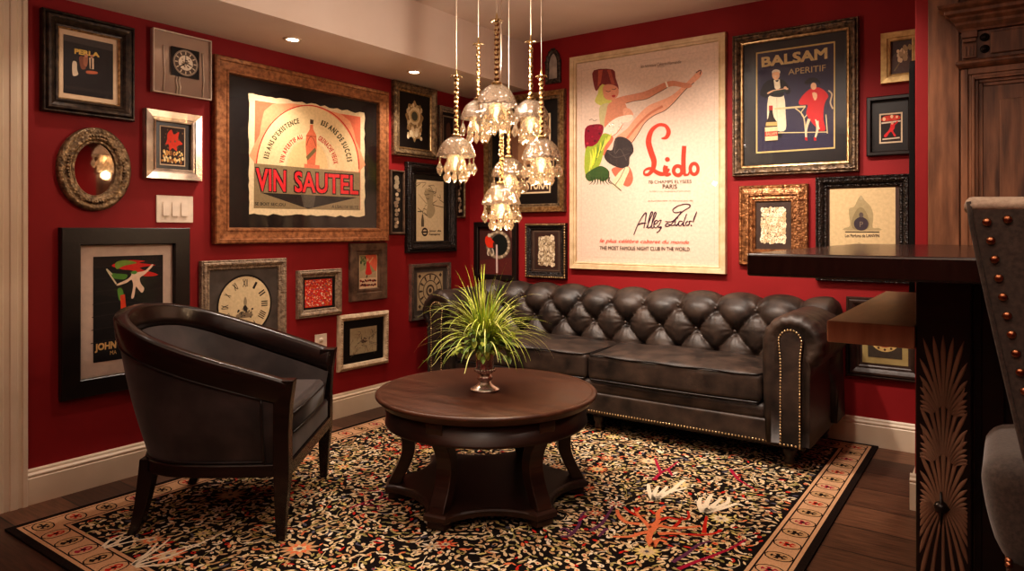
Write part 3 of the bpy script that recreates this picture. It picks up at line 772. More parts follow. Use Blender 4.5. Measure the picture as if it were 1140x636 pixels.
# ================================================================== COFFEE TABLE
TOPWOOD = mat('brown_mahogany_top', (62, 36, 24), (88, 54, 37), scale=3.2, rough=.30, rough2=.44, bump=.06, bscale=40, stretch=(1.2, 9, 1), detail=9, spec=.5, lo=.3, hi=.7)
MAHOG = mat('dark_mahogany', (40, 23, 16), (62, 37, 26), scale=4, rough=.33, bump=.06, bscale=30, stretch=(1, 1, 7), detail=8, spec=.5)
def make_table():
    t = thing('round_coffee_table', 'round dark wood coffee table with curved legs on a star shaped base', 'coffee table', (1.505, -1.745, RZ))
    H = .452; R = .475
    mb = MB(); mb.lathe([(.001, H), (R - .030, H), (R - .026, H - .0015), (R - .022, H - .0015), (R - .018, H), (R - .006, H - .002), (R, H - .008), (R - .001, H - .016), (R - .010, H - .021), (R - .012, H - .026), (R - .022, H - .034), (R - .024, H - .040), (.2, H - .040)], 96)
    mb.build('table_top', TOPWOOD, t)
    mb = MB(); mb.lathe([(R - .045, H - .04), (R - .045, H - .115), (R - .041, H - .119), (R - .041, H - .128), (R - .047, H - .130), (R - .07, H - .13), (R - .07, H - .04)], 96); mb.build('apron', MAHOG, t)
    angs = [math.radians(-80 + 60 * k) for k in range(6)]
    for a in angs:
        M = Matrix.Rotation(a, 4, 'Z'); mb = MB(); rows = []
        for k in range(17):
            u = k / 16; z = .062 + (H - .045 - .062) * u
            r = .392 - .058 * sin(PI * min(1, u * 1.12)) ** 1.2 + .0155 * sstep(.55, 1, u)
            hw = .034 + .004 * sstep(.6, 1, u); dpt = .027
            rows.append([(r - dpt, -hw, z), (r + dpt, -hw, z), (r + dpt, hw, z), (r - dpt, hw, z)])
        mb.grid(rows, 0, False, wrapv=True, cap=True, M=M); mb.build('leg', MAHOG, t, bevel=.004, seg=2)
    # star shaped base with scooped sides
    def star(tip, hw, scoop):
        pts = []
        for a in angs:
            ca, sa = cos(a), sin(a)
            pts.append((tip * ca + hw * sa, tip * sa - hw * ca)); pts.append((tip * ca - hw * sa, tip * sa + hw * ca))
            p = Vector((pts[-1][0], pts[-1][1], 0)); b = a + PI / 3; q = Vector((tip * cos(b) + hw * sin(b), tip * sin(b) - hw * cos(b), 0)); m = (p + q) / 2; dr = m.normalized()
            for k in range(1, 12):
                u = k / 12; w = p.lerp(q, u) - dr * scoop * (4 * u * (1 - u)) ** .85; pts.append((w.x, w.y))
        return pts
    mb = MB(); sec = [(.424, .046, .066, .030), (.430, .048, .067, .034), (.430, .048, .067, .052), (.424, .046, .067, .058), (.416, .043, .067, .062)]
    rows = [[(p[0], p[1], z) for p in star(r, hw, sc)] for r, hw, sc, z in sec]
    mb.grid(rows, 0, False, wrapv=True, cap=True); mb.build('base_shelf', MAHOG, t)
    for a in angs:
        M = Matrix.Rotation(a, 4, 'Z'); mb = MB(); mb.box(.345, .418, -.040, .040, 0, .031, M=M); mb.build('foot', MAHOG, t, bevel=.004)
make_table()

# ================================================================== VASE AND PLANT
SILVER = mat('tarnished_silver', (206, 190, 176), (228, 214, 200), scale=12, rough=.24, metal=.85, bump=.05, bscale=60)
VX, VY, VZ = 1.518, -1.775, RZ + .452
def make_vase():
    t = thing('silver_goblet_vase', 'silver goblet vase with a beaded waist standing on the round coffee table', 'vase', (VX, VY, VZ))
    mb = MB(); mb.lathe([(.001, .0), (.060, .0), (.064, .004), (.062, .008), (.050, .014), (.036, .022), (.027, .032), (.024, .040)], 40); mb.build('foot', SILVER, t)
    mb = MB(); mb.lathe([(.020, .038), (.029, .044), (.033, .052), (.031, .060), (.024, .066), (.022, .07)], 40, mod=lambda a, z: 1 + .045 * sin(a * 10)); mb.build('stem', SILVER, t)
    mb = MB(); mb.lathe([(.018, .068), (.032, .074), (.040, .084), (.041, .092), (.038, .1), (.0385, .13), (.042, .158), (.047, .172), (.0445, .172), (.039, .155), (.034, .11), (.02, .085)], 40); mb.build('bowl', SILVER, t)
    mb = MB()
    for k in range(20):
        a = 2 * PI * k / 20; mb.ball((.0405 * cos(a), .0405 * sin(a), .088), .0075, 8, 6)
    mb.build('beaded_band', SILVER, t)
make_vase()
def make_plant():
    rnd = random.Random(21)
    t = thing('spider_plant', 'bright green spider plant with arching blades and small leaves, growing from the silver vase', 'plant', (VX, VY, VZ + .15))
    g1 = mat('blade_lime', (160, 182, 60), (206, 216, 110), scale=30, rough=.45, spec=.4); g2 = mat('blade_pale', (192, 200, 104), (220, 222, 146), scale=30, rough=.45)
    g3 = mat('blade_green', (96, 130, 40), (134, 164, 60), scale=30, rough=.45); g4 = mat('leaf_deep_green', (70, 104, 40), (134, 156, 76), scale=25, rough=.4)
    mb = MB()
    for i in range(250):
        az = rnd.uniform(0, 2 * PI); q = rnd.random()
        el = rnd.uniform(.15, 1.25) if q < .72 else rnd.uniform(1.1, 1.5)
        L = rnd.uniform(.17, .33); w = rnd.uniform(.0021, .0042); g = rnd.uniform(5.0, 13.0) * (1 if el < 1.2 else .45)
        d = Vector((cos(az) * cos(el), sin(az) * cos(el), sin(el))); p = Vector((.03 * cos(az) * rnd.random(), .03 * sin(az) * rnd.random(), rnd.uniform(.02, .10)))
        n = 10; rows = []; mi = rnd.choice([0, 0, 0, 1, 2, 1]); st = L / n; tw = rnd.uniform(-.5, .5)
        for k in range(n + 1):
            u = k / n; side = d.cross(Vector((0, 0, 1)))
            side = side.normalized() if side.length > .05 else Vector((cos(az + 1.57), sin(az + 1.57), 0))
            upn = side.cross(d).normalized(); ww = w * (1 - u ** 2.2) * (.6 + .4 * min(1, u * 5)) + .0003
            rows.append([p - side * ww + upn * ww * .4, p - upn * 0, p + side * ww + upn * ww * .4])
            p = p + d * st; d = (d + Vector((tw * .03 * cos(az + 1.57), tw * .03 * sin(az + 1.57), -g * st * (.25 + u)))).normalized()
            if p.z < -.03: p.z = -.03
        mb.grid(rows, mi, True)
    mb.build('grass_blades', [g1, g2, g3], t)
    mb = MB()
    for i in range(260):
        az = rnd.uniform(0, 2 * PI); r = rnd.uniform(.02, .135); z = rnd.uniform(.035, .14) - r * .32
        c = Vector((r * cos(az), r * sin(az), z)); L = rnd.uniform(.022, .042); w = L * .36
        el = rnd.uniform(-1.1, .5); aa = az + rnd.uniform(-.8, .8)
        d = Vector((cos(aa) * cos(el), sin(aa) * cos(el), sin(el))); s_ = d.cross(Vector((0, 0, 1))).normalized(); un = s_.cross(d)
        rows = []
        for k in range(7):
            u = k / 6; ww = w * sin(PI * min(1, u * .93 + .07)) ** .7 * (1 - .25 * u); b = c + d * (L * u) - un * (L * .25 * u * u)
            rows.append([b - s_ * ww + un * ww * .25, b, b + s_ * ww + un * ww * .25])
        mb.grid(rows, rnd.choice([0, 0, 1, 2]), True)
    for i in range(26):
        az = rnd.uniform(0, 2 * PI); r = rnd.uniform(.05, .11); e = Vector((r * cos(az), r * sin(az), rnd.uniform(-.02, .06)))
        mb.tube([(0, 0, -.03), (e.x * .4, e.y * .4, e.z * .4 + .03), tuple(e)], .0013, 4, 2)
    mb.build('small_leaves', [g4, g1, g3], t)
make_plant()

# ================================================================== PENDANTS
BRASS = mat('pale_brass', (186, 158, 112), (212, 188, 144), scale=70, rough=.24, metal=1)
CORD = mat('white_cord', (215, 195, 170), rough=.5)
CRY = crystal_mat('cut_crystal', (1, .93, .84, 1)); CRYD = crystal_mat('crystal_dome', (1, .94, .87, 1))
BULB = emis('bulb_glow', (1, .66, .34, 1), 42)
def mesh_of(mb, name, mats):
    o = mb.build(name, mats); me = o.data; bpy.data.objects.remove(o); return me
def inst(name, me, parent, loc=(0, 0, 0), rot=(0, 0, 0), sc=1):
    o = bpy.data.objects.new(name, me); COL.objects.link(o); o.parent = parent; o.location = loc; o.rotation_euler = rot; o.scale = (sc, sc, sc); return o
def pendant_meshes():
    D = {}
    mb = MB(); mb.lathe([(.004, 0), (.012, .002), (.020, .006), (.022, .010), (.010, .016), (.006, .020)], 16, mod=lambda a, z: 1 + .12 * sin(8 * a)); D['collar'] = mesh_of(mb, 'collar', BRASS)
    mb = MB(); prof = []; n = 12
    for k in range(n * 8 + 1):
        u = k / 8; prof.append((.0058 + .0046 * abs(sin(PI * u)) ** .8, .018 + .238 * k / (n * 8)))
    mb.lathe(prof, 14, mod=lambda a, z: 1 + .16 * sin(2 * a + z * 160)); D['spindle'] = mesh_of(mb, 'spindle', BRASS)
    mb = MB(); mb.lathe([(.003, .254), (.009, .258), (.006, .268), (.003, .286), (.002, .292)], 10)
    for k in range(7):
        a = 2 * PI * k / 7
        P = [(.006, .260), (.014, .264), (.022, .262), (.027, .256)]
        mb.tube([(r * cos(a), r * sin(a), z) for r, z in P], [.0024, .003, .0022, .0008], 5)
    D['finial'] = mesh_of(mb, 'finial', BRASS)
    rib = lambda a, z: 1 + .10 * abs(sin(7 * a)) * min(1, -z / .03 if z < 0 else 0) + .02 * sin(18 * a) * (1 if z < -.06 else 0)
    mb = MB(); out = [(.010, .004), (.026, 0), (.042, -.010), (.056, -.026), (.066, -.046), (.073, -.066), (.077, -.080), (.0755, -.084)]; inn = [(.072, -.080), (.068, -.066), (.061, -.046), (.051, -.028), (.038, -.014), (.022, -.006), (.008, -.003)]
    mb.lathe(out + inn, 54, mod=rib); D['dome'] = mesh_of(mb, 'dome', CRYD)
    mb = MB(); out = [(.012, -.070), (.026, -.078), (.036, -.094), (.042, -.118), (.046, -.142), (.0455, -.148)]; inn = [(.042, -.142), (.038, -.118), (.032, -.096), (.022, -.082), (.01, -.075)]
    mb.lathe(out + inn, 48, mod=lambda a, z: 1 + .07 * sin(8 * a) * (1 if z < -.09 else .3)); D['bell'] = mesh_of(mb, 'bell', CRY)
    mb = MB(); mb.lathe([(.002, -.078), (.008, -.082), (.010, -.094), (.0125, -.108), (.0115, -.122), (.006, -.136), (.001, -.142)], 16); D['bulb'] = mesh_of(mb, 'bulb', BULB)
    mb = MB(); mb.lathe([(.006, 0.0), (.008, -.03), (.008, -.078), (.004, -.082)], 12); D['stem'] = mesh_of(mb, 'stem', BRASS)
    # faceted drop hanging from a little bead chain, top at the origin
    mb = MB(); z = 0
    for r in (.0038, .0046, .0038):
        z -= r; mb.lathe([(.0005, z + r), (r, z + .3 * r), (r, z - .3 * r), (.0005, z - r)], 6, sm=False); z -= r
    mb.lathe([(.001, z), (.006, z - .007), (.0145, z - .026), (.0155, z - .034), (.009, z - .047), (.001, z - .057)], 6, sm=False); D['drop'] = mesh_of(mb, 'drop', CRY)
    mb = MB(); mb.lathe([(.001, 0), (.006, -.008), (.0125, -.024), (.013, -.031), (.0075, -.042), (.0008, -.050)], 6, sm=False); D['drop2'] = mesh_of(mb, 'drop_small', CRY)
    mb = MB(); mb.lathe([(.001, 0), (.045, 0), (.045, -.012), (.040, -.02), (.006, -.024)], 28); D['canopy'] = mesh_of(mb, 'canopy', BRASS)
    return D
PD = pendant_meshes()
def pendant(x, y, z, label, k):
    t = thing('crystal_pendant_lamp', label, 'pendant lamp', (x, y, z), (0, 0, k * .7), 'crystal pendants hanging over the coffee table')
    for nm, key in (('collar', 'collar'), ('twisted_spindle', 'spindle'), ('finial', 'finial'), ('crystal_dome', 'dome'), ('crystal_bell', 'bell'), ('bulb', 'bulb'), ('lamp_stem', 'stem')): inst(nm, PD[key], t)
    inst('ceiling_canopy', PD['canopy'], t, (0, 0, CZ - z - .0005))
    mb = MB(); mb.tube([(0, 0, .288), (0, 0, CZ - z - .02)], .0019, 6); mb.build('cord', CORD, t)
    for q in range(9):
        a = 2 * PI * q / 9; inst('crystal_drop', PD['drop'], t, (.0745 * cos(a), .0745 * sin(a), -.082), (0, 0, a))
    for q in range(9):
        a = 2 * PI * (q + .5) / 9; inst('crystal_drop', PD['drop2'], t, (.043 * cos(a), .043 * sin(a), -.145), (0, 0, a))
    lamp('POINT', (x, y, z - .21), 2.3, (1, .70, .42), None, .02)
for k, (x, y, z, lab) in enumerate((
    (1.417, -1.845, 1.547, 'leftmost crystal pendant lamp, hanging in front of the dark framed sketch'),
    (1.352, -1.610, 1.746, 'crystal pendant lamp second from the left, high at the back of the cluster'),
    (1.666, -1.889, 1.732, 'front centre crystal pendant lamp with the topmost and nearest dome'),
    (1.610, -1.560, 1.727, 'crystal pendant lamp right of the topmost one, partly behind the rightmost lamp'),
    (1.758, -1.700, 1.529, 'rightmost crystal pendant lamp, hanging before the framed poster reading BITTER'),
    (1.450, -1.505, 1.483, 'back crystal pendant lamp half hidden above the lowest lamp'),
    (1.574, -1.733, 1.343, 'lowest crystal pendant lamp, hanging straight above the green plant'))): pendant(x, y, z, lab, k)

# ================================================================== BAR
BARWOOD = mat('dark_bar_top_wood', (32, 19, 14), (46, 28, 21), scale=6, rough=.20, rough2=.3, bump=.04, bscale=40, stretch=(9, 1.2, 1), detail=8, coat=.25)
BARDARK = mat('near_black_bar_wood', (24, 14, 10), (36, 21, 15), scale=4, rough=.35, stretch=(1, 8, 8), detail=7, bump=.08, bscale=30)
SHELFWOOD = mat('brown_shelf_wood', (172, 120, 92), (198, 146, 114), scale=3, rough=.32, rough2=.45, stretch=(8, 1.2, 1), detail=8)
CARVE = mat('carved_tan_wood', (130, 100, 80), (168, 132, 106), scale=14, rough=.5, bump=.3, bscale=60, stretch=(1, 1, .3))
BX0, BX1, BY0, BY1, BZ, BT = 2.808, 4.75, -2.372, NY - .046, 1.0915, .0565
mb = MB(); mb.box(0, BX1 - BX0, 0, BY1 - BY0, -BT, 0)
o = mb.build('bar_counter', [BARWOOD], None, (BX0, BY0, BZ), bevel=.006, seg=3)
tag(o, 'thick dark wooden bar top running out from the carved wood surround', 'bar counter')
mb = MB(); mb.box(0, 3.1425 - 2.928, 0, NY - .046 + 2.035, -.060, 0)
o = mb.build('counter_shelf', [SHELFWOOD], None, (2.928, -2.035, .8965), bevel=.004, seg=2)
tag(o, 'brown wooden counter shelf sticking out below the bar top', 'shelf')
def bar_post():
    t = thing('carved_bar_post', 'near black bar post with carved tan plumes and a round boss, under the bar top', 'post', (3.205, -1.98, 0))
    x0, x1, y0 = 3.143 - 3.205, 3.267 - 3.205, -2.02 + 1.98
    mb = MB(); mb.box(x0, x1, y0, .10, 0, BZ - BT); mb.build('post_body', BARDARK, t, bevel=.004)
    fy = y0
    def blade(mb, bx, bz, ang, L, w, curl=0):
        rows = []; n = 8; x, z, a = bx, bz, ang
        for k in range(n + 1):
            u = k / n; ww = w * (.35 + .9 * u) * (1 - max(0, (u - .72) / .28) ** 1.6) + .0006
            nx_, nz_ = cos(a), -sin(a); hgt = .010 * (1 - .5 * u)
            rows.append([(x - nx_ * ww, fy - .001, z - nz_ * ww), (x - nx_ * ww * .5, fy - hgt * .8, z - nz_ * ww * .5), (x, fy - hgt * .55, z), (x + nx_ * ww * .5, fy - hgt * .8, z + nz_ * ww * .5), (x + nx_ * ww, fy - .001, z + nz_ * ww)])
            x += L / n * sin(a); z += L / n * cos(a); a += curl / n
        mb.grid(rows, 0, True)
    def fit(x0_, a0, L, cu):
        while L > .02:
            x, a = x0_, a0; m_ = 0
            for k in range(8): x += L / 8 * sin(a); a += cu / 8; m_ = max(m_, abs(x))
            if m_ < .053: break
            L *= .95
        return L
    for bz, top, L, nm in ((.700, 1, .178, 'upper_plume'), (.575, 1, .185, 'middle_plume'), (.452, 1, .185, 'lower_plume')):
        mb = MB()
        for k in range(-9, 10):
            a = k * .085; s_ = abs(k) / 9; cu = k * .115 * (.4 + .6 * s_); LL = fit(.004 * k * .7, a, L, cu)
            blade(mb, .0028 * k, bz - .0035 * abs(k), a, LL, .0054 * (1 - .3 * s_), cu)
        mb.build(nm, CARVE, t)
    mb = MB()
    for k in range(-9, 10):
        s_ = abs(k) / 9; a = PI - k * .15; cu = .75 * k / 9; blade(mb, .003 * k, .415 + .003 * abs(k), a, fit(.003 * k, a, .33 * (1 - .3 * s_), cu), .0054 * (1 - .3 * s_), cu)
    mb.build('downward_plume', CARVE, t)
    mb = MB(); mb.ball((-.004, fy - .010, .434), .0165, 16, 10); mb.tube([(-.004, fy - .012, .39), (-.004, fy - .02, .43), (-.004, fy - .012, .475)], [.002, .006, .002], 8); mb.build('boss', BARDARK, t)
bar_post()
def bar_front():
    t = thing('bar_panelling', 'plain near black panelled front of the bar behind the stool', 'bar front', (3.9, -1.94, 0))
    mb = MB(); mb.box(3.270 - 3.9, .85, -.02, .02, 0, BZ - BT); mb.build('panel_board', BARDARK, t)
    mb = MB()
    for x in (3.285, 3.75, 4.2): mb.box(x - 3.9, x - 3.9 + .05, -.032, -.0205, .1, 1.0)
    mb.box(3.270 - 3.9, .85, -.03, -.0205, 0, .1); mb.build('panel_moulding', BARDARK, t, bevel=.003)
bar_front()

# ================================================================== STOOL
LINEN = mat('grey_brown_linen', (60, 50, 44), (80, 68, 60), scale=140, rough=.85, bump=.35, bscale=420, bdist=.001, sheen=.3)
LINENLIT = mat('linen_edge_lit', (176, 158, 140), (198, 180, 160), scale=140, rough=.85, bump=.3, bscale=420, bdist=.001)  # same linen made paler: light from above is put into the colour
STUD = mat('copper_stud', (150, 98, 70), (178, 124, 92), scale=60, rough=.28, metal=1)
def make_stool():
    t = thing('upholstered_bar_stool', 'grey linen bar stool with copper studs along its flared back', 'bar stool', (3.56, -2.52, 0))
    ox, oy = 3.56, -2.52
    zt = 1.185; zs = .60
    def edge(z):          # left edge of the flared back, x
        u = (zt - z) / (zt - .70); return 3.289 + .016 * u + .075 * u ** 1.1
    cxb = 3.56
    mb = MB(); rows = []
    zs_ = [zs + (zt - zs) * k / 24 for k in range(25)]
    for z in zs_:
        hw = cxb - edge(z); lean = -.055 * (z - zs) / (zt - zs); row = []
        for k in range(25):
            u = -1 + 2 * k / 24; sag = .014 * (1 - u * u) * (1 if z > zt - .03 else 0)
            row.append((cxb + hw * u - ox, -2.700 + lean + .03 * (1 - u * u) * -1 - oy, z + (.012 * u * u if z >= zt - .001 else 0)))
        rows.append(row)
    back = [[(p[0], p[1] - .0, p[2]) for p in r] for r in rows]; front = [[(p[0], p[1] + .062, p[2]) for p in r] for r in rows]
    mb.grid(back, 0, True); mb.grid([r[::-1] for r in front], 0, True)
    mb.grid([[r[0] for r in front], [(r[0][0] - .004, r[0][1] + .031, r[0][2]) for r in back], [r[0] for r in back]], 0, True)
    mb.grid([[r[-1] for r in back], [(r[-1][0] + .004, r[-1][1] + .031, r[-1][2]) for r in back], [r[-1] for r in front]], 0, True)
    mb.grid([rows[0], front[0]], 0, True)
    b = mb.build('backrest', LINEN, t)
    mb = MB(); mb.tube([(p[0], p[1] + .031, p[2] + .004) for p in rows[-1]], .034, 12); M_ = mb
    M_.v = [(x, y, zt + (z - zt) * .42 if True else z) for x, y, z in M_.v]
    mb.build('top_edge', LINENLIT, b)
    mb = MB(); mb.tube([(r[0][0] - .001, r[0][1] - .001, r[0][2]) for r in rows], .004, 6); mb.build('welt_piping', LINEN, b); mb = MB(); mb.tube([(r[-1][0] + .001, r[-1][1] - .001, r[-1][2]) for r in rows], .004, 6); mb.build('welt_piping', LINEN, b)
    mb = MB()
    for k in range(19):
        z = zt - .022 - .0305 * k
        if z < zs + .02: break
        hw = cxb - edge(z) - .021; lean = -.055 * (z - zs) / (zt - zs)
        for sg in (-1, 1): mb.ball((cxb + sg * hw - ox, -2.703 + lean - .004 - oy, z), .0068, 10, 6, sc=(1, .6, 1))
    for k in range(1, 18):
        u = -1 + 2 * k / 18; hw = cxb - edge(zt - .022) - .021
        mb.ball((cxb + hw * u - ox, -2.703 - .055 - .03 * (1 - u * u) - oy, zt - .022 + .005 * u * u), .0068, 10, 6, sc=(1, .6, 1))
    mb.build('stud_trim', STUD, b)
    def fn(p):
        u = max(0, (.74 - (p.z)) / .2); p.x = p.x * (1 - .16 * u * u) if p.x < 0 else p.x * (1 - .16 * u * u); p.y = p.y - .05 * u * u * (1 if p.y > 0 else 0); return p
    mb = MB(); mb.rbox(3.300 - ox, 3.82 - ox, -2.655 - oy, -2.33 - oy, .545, .752, .05, 10, fn=fn); s_ = mb.build('seat', LINEN, t, weld=True)
    mb = MB()
    for k in range(15): 
        y = -2.64 + .27 * k / 14; q = .02 * sstep(.6, 1, k / 14)
        for sg in (-1, 1): mb.ball((sg * (.2175 - q) , y - oy - .02, .572 + .028 * sstep(.5, 1, k / 14)), .006, 8, 5)
    mb.build('stud_trim', STUD, s_)
    for x, y in ((3.36, -2.66), (3.76, -2.66), (3.37, -2.40), (3.75, -2.40)):
        mb = MB(); mb.grid([[(x - ox + sx * h, y - oy + sy * h, z) for sx, sy in ((-1, -1), (1, -1), (1, 1), (-1, 1))] for z, h in ((0, .014), (.3, .018), (.57, .022))], 0, False, wrapv=True, cap=True); mb.build('leg', DARKWOOD, t, bevel=.003)
    mb = MB(); mb.box(3.37 - ox, 3.75 - ox, -2.41 - oy, -2.39 - oy, .22, .25); mb.build('foot_rail', DARKWOOD, t, bevel=.003)
make_stool()

# ================================================================== CARVED WOOD SURROUND BEHIND THE BAR
OAK = mat('antique_brown_oak', (80, 50, 34), (150, 102, 72), scale=5, rough=.42, bump=.25, bscale=45, stretch=(6, 6, .8), detail=9, lo=.28, hi=.72)
OAKD = mat('antique_oak_panel', (70, 44, 31), (128, 86, 61), scale=5, rough=.42, bump=.25, bscale=45, stretch=(7, 7, .7), detail=9)
IRON = mat('dark_iron_boss', (28, 20, 17), (44, 33, 28), scale=40, rough=.4, metal=.6)
def make_surround():
    t = thing('carved_back_bar', 'tall antique carved oak surround with cornice, bosses and a panelled door, behind the bar', 'back bar', (3.85, NY - .05, 0))
    ox, oy = 3.85, NY - .05
    xl, xr, yb = 3.078, 4.17, NY - .002
    mb = MB(); mb.box(xl - ox, 3.184 - ox, -.024 + yb - oy, yb - oy, 0, CZ - .004); mb.build('side_plank', OAK, t, bevel=.002)
    mb = MB(); mb.box(3.184 - ox, xr - ox, -.012 + yb - oy, yb - oy, 0, CZ - .004); mb.build('back_board', OAKD, t)
    def ledge(name, prof, x0, m=OAK, zs=1):
        """moulding that runs along the front and returns on the left; prof = (overhang, z)"""
        mb = MB(); rows = []
        for k in range(3):
            row = []
            for o_, z in prof:
                z = prof[0][1] + (z - prof[0][1]) * zs
                if k == 0: p = (x0 - o_, yb - .001, z)
                elif k == 1: p = (x0 - o_, yb - .034 - o_, z)
                else: p = (xr, yb - .034 - o_, z)
                row.append((p[0] - ox, p[1] - oy, p[2]))
            rows.append(row)
        mb.grid(rows, 0, False, wrapv=True, cap=True); return mb.build(name, m, t, bevel=.002)
    ledge('cornice', [(-.02, 1.925), (.004, 1.928), (.006, 1.94), (.018, 1.962), (.020, 1.975), (.034, 1.992), (.036, 2.003), (.052, 2.014), (.054, 2.032), (.072, 2.046), (.076, 2.062), (-.02, 2.064)], 3.190, zs=.74)
    ledge('frieze', [(-.02, 1.815), (-.004, 1.815), (-.004, 1.925), (-.02, 1.925)], 3.190, OAKD)
    ledge('architrave_ledge', [(-.02, 1.782), (.002, 1.784), (.012, 1.792), (.018, 1.800), (.018, 1.808), (.004, 1.816), (-.02, 1.816)], 3.190)
    mb = MB(); Y0 = yb - .034 + .004
    mb.box(3.192 - ox, 3.246 - ox, Y0 - .022 - oy, Y0 - oy, 1.9, 1.926); mb.box(3.196 - ox, 3.242 - ox, Y0 - .016 - oy, Y0 - oy, 1.884, 1.899); mb.box(3.196 - ox, 3.242 - ox, Y0 - .012 - oy, Y0 - oy, 1.822, 1.876)
    for k in range(3): mb.box(3.204 + .012 * k - ox, 3.209 + .012 * k - ox, Y0 - .016 - oy, Y0 - .012 - oy, 1.83, 1.868)
    mb.build('fluted_capital', OAK, t, bevel=.0025)
    for z in (1.901 - .004, 1.852):
        mb = MB(); mb.ball((3.268 - ox, Y0 - .006 - oy, z), .011, 14, 8, sc=(1, .8, 1)); mb.lathe([(.016, 0), (.016, .004), (.012, .006)], 16, M=Matrix.Translation((3.268 - ox, Y0 - oy, z)) @ Matrix.Rotation(PI / 2, 4, 'X')); mb.build('boss', IRON, t)
    # frieze panel border
    mb = MB(); mb.box(3.286 - ox, xr - .05 - ox, Y0 - .008 - oy, Y0 - oy, 1.830, 1.915); mb.build('frieze_panel', OAKD, t, bevel=.004)
    # stepped door frame and panel
    mb = MB(); x0, z1 = 3.190, 1.782
    for k, (ins, dp) in enumerate(((0, .034), (.024, .030), (.036, .038), (.046, .026), (.058, .020))):
        w = (.024, .012, .010, .012, .014)[k]
        mb.box(x0 + ins - ox, x0 + ins + w - ox, yb - dp - oy, yb - .012 - oy, .0, z1 - ins)
        mb.box(x0 + ins + w + .0004 - ox, xr - ox, yb - dp - oy, yb - .012 - oy, z1 - ins - w, z1 - ins)
    mb.build('door_frame', OAK, t, bevel=.002)
    mb = MB(); mb.box(x0 + .073 - ox, xr - .02 - ox, yb - .017 - oy, yb - .0125 - oy, .02, z1 - .074); d = mb.build('door', OAKD, t)
    mb = MB(); mb.box(x0 + .125 - ox, xr - .07 - ox, yb - .024 - oy, yb - .0172 - oy, .08, z1 - .128); mb.build('raised_panel', OAKD, d, bevel=.004)
    # scrolled pediment board on top of the cornice
    mb = MB(); pts = [(3.205, 2.030), (3.225, 2.09), (3.29, 2.15), (3.36, 2.19), (3.5, 2.24), (3.7, 2.28), (4.12, 2.20), (4.12, 2.030)]
    mb.prism([(p[0] - ox, p[1]) for p in pts], 0, .03, M=Matrix.Translation((0, yb - .04 - oy, 0)) @ Matrix.Rotation(PI / 2, 4, 'X') @ Matrix.Translation((0, 0, -.03)))
    p_ = mb.build('pediment', OAK, t, bevel=.003)
    mb = MB()
    def scroll(cx, cz, r, tn, fl=1):
        P = [(cx + fl * r * (1 - u) * cos(2 * PI * tn * u) - ox, yb - .075 - oy, cz + r * (1 - u) * sin(2 * PI * tn * u)) for u in [k / 40 for k in range(40)]]
        mb.tube(P, [.010 * (1 - .6 * k / 40) for k in range(40)], 6)
    scroll(3.228, 2.062, .032, 1.6, -1); scroll(3.35, 2.060, .028, 1.6); scroll(3.40, 2.058, .026, 1.6, -1)
    mb.tube([(3.214 - ox, yb - .075 - oy, 2.075), (3.24 - ox, yb - .078 - oy, 2.13), (3.30 - ox, yb - .075 - oy, 2.15)], [.009, .012, .004], 6)
    mb.build('scroll_carving', OAK, p_)
make_surround()
def dark_panel():  # plain near-black board with a rounded top, set on the nib's left side
    mb = MB(); pts = [(0, 0), (.12, 0), (.12, .94)] + [(.12 - .05 + .05 * cos(a), .94 + .05 * sin(a)) for a in [PI / 2 * k / 6 for k in range(1, 7)]] + [(.05 + .05 * cos(a), .94 + .05 * sin(a)) for a in [PI / 2 + PI / 2 * k / 6 for k in range(0, 7)]]
    mb.prism([(p[0], p[1]) for p in pts], 0, .022, M=Matrix(((0, 0, -1, 0), (1, 0, 0, 0), (0, 1, 0, 0), (0, 0, 0, 1))))
    o = mb.build('dark_side_panel', mat('matt_black', (14, 11, 10), (20, 16, 14), rough=.8, spec=.2), None, (NX - .001, NY + .012, .87), bevel=.003); struct(o)
dark_panel()

# ================================================================== PICTURES
GLASS = glass_pane_mat()
GRP = 'framed pictures hung on the red walls'
F_BRONZE = mat('dark_bronze_frame', (34, 26, 22), (74, 60, 48), scale=40, rough=.36, metal=.45, bump=.4, bscale=90, bdist=.003)
F_GOLDBR = mat('worn_gold_brown_frame', (118, 76, 48), (172, 118, 78), scale=45, rough=.38, metal=.35, bump=.15, bscale=60, bdist=.002, detail=8)
F_BLACK = mat('black_wood_frame', (20, 13, 11), (32, 22, 18), scale=12, rough=.38, bump=.12, bscale=60)
F_BLACKC = mat('carved_black_frame', (14, 11, 10), (48, 38, 32), scale=60, rough=.4, metal=.2, bump=.9, bscale=110, bdist=.006, btex='voronoi')
F_SILVER = mat('silver_frame', (150, 134, 120), (200, 182, 164), scale=20, rough=.25, metal=.8, bump=.08, bscale=70)
F_GREY = mat('distressed_grey_frame', (120, 102, 86), (168, 148, 124), scale=50, rough=.55, metal=.15, bump=.8, bscale=100, bdist=.005, btex='voronoi')
F_ANTGOLD = mat('antique_gold_frame', (92, 76, 58), (158, 134, 102), scale=45, rough=.36, metal=.55, bump=.6, bscale=85, bdist=.005, btex='voronoi')
F_WOODGREY = mat('ridged_brown_frame', (72, 54, 42), (116, 92, 74), scale=18, rough=.5, metal=.15, bump=.5, bscale=90, bdist=.003, stretch=(1, 1, 1))
F_WHITE = mat('cream_carved_frame', (176, 154, 128), (212, 192, 164), scale=30, rough=.5, bump=.6, bscale=80, bdist=.004, btex='voronoi')
F_LIDO = mat('cream_washed_frame', (196, 168, 130), (220, 194, 156), scale=16, rough=.5, bump=.15, bscale=60)
F_BEAD = mat('bead_gold', (134, 104, 68), (196, 164, 118), scale=50, rough=.28, metal=.75)
M_BLACK = mat('black_mount', (16, 13, 13), (24, 20, 19), scale=30, rough=.35, spec=.5)
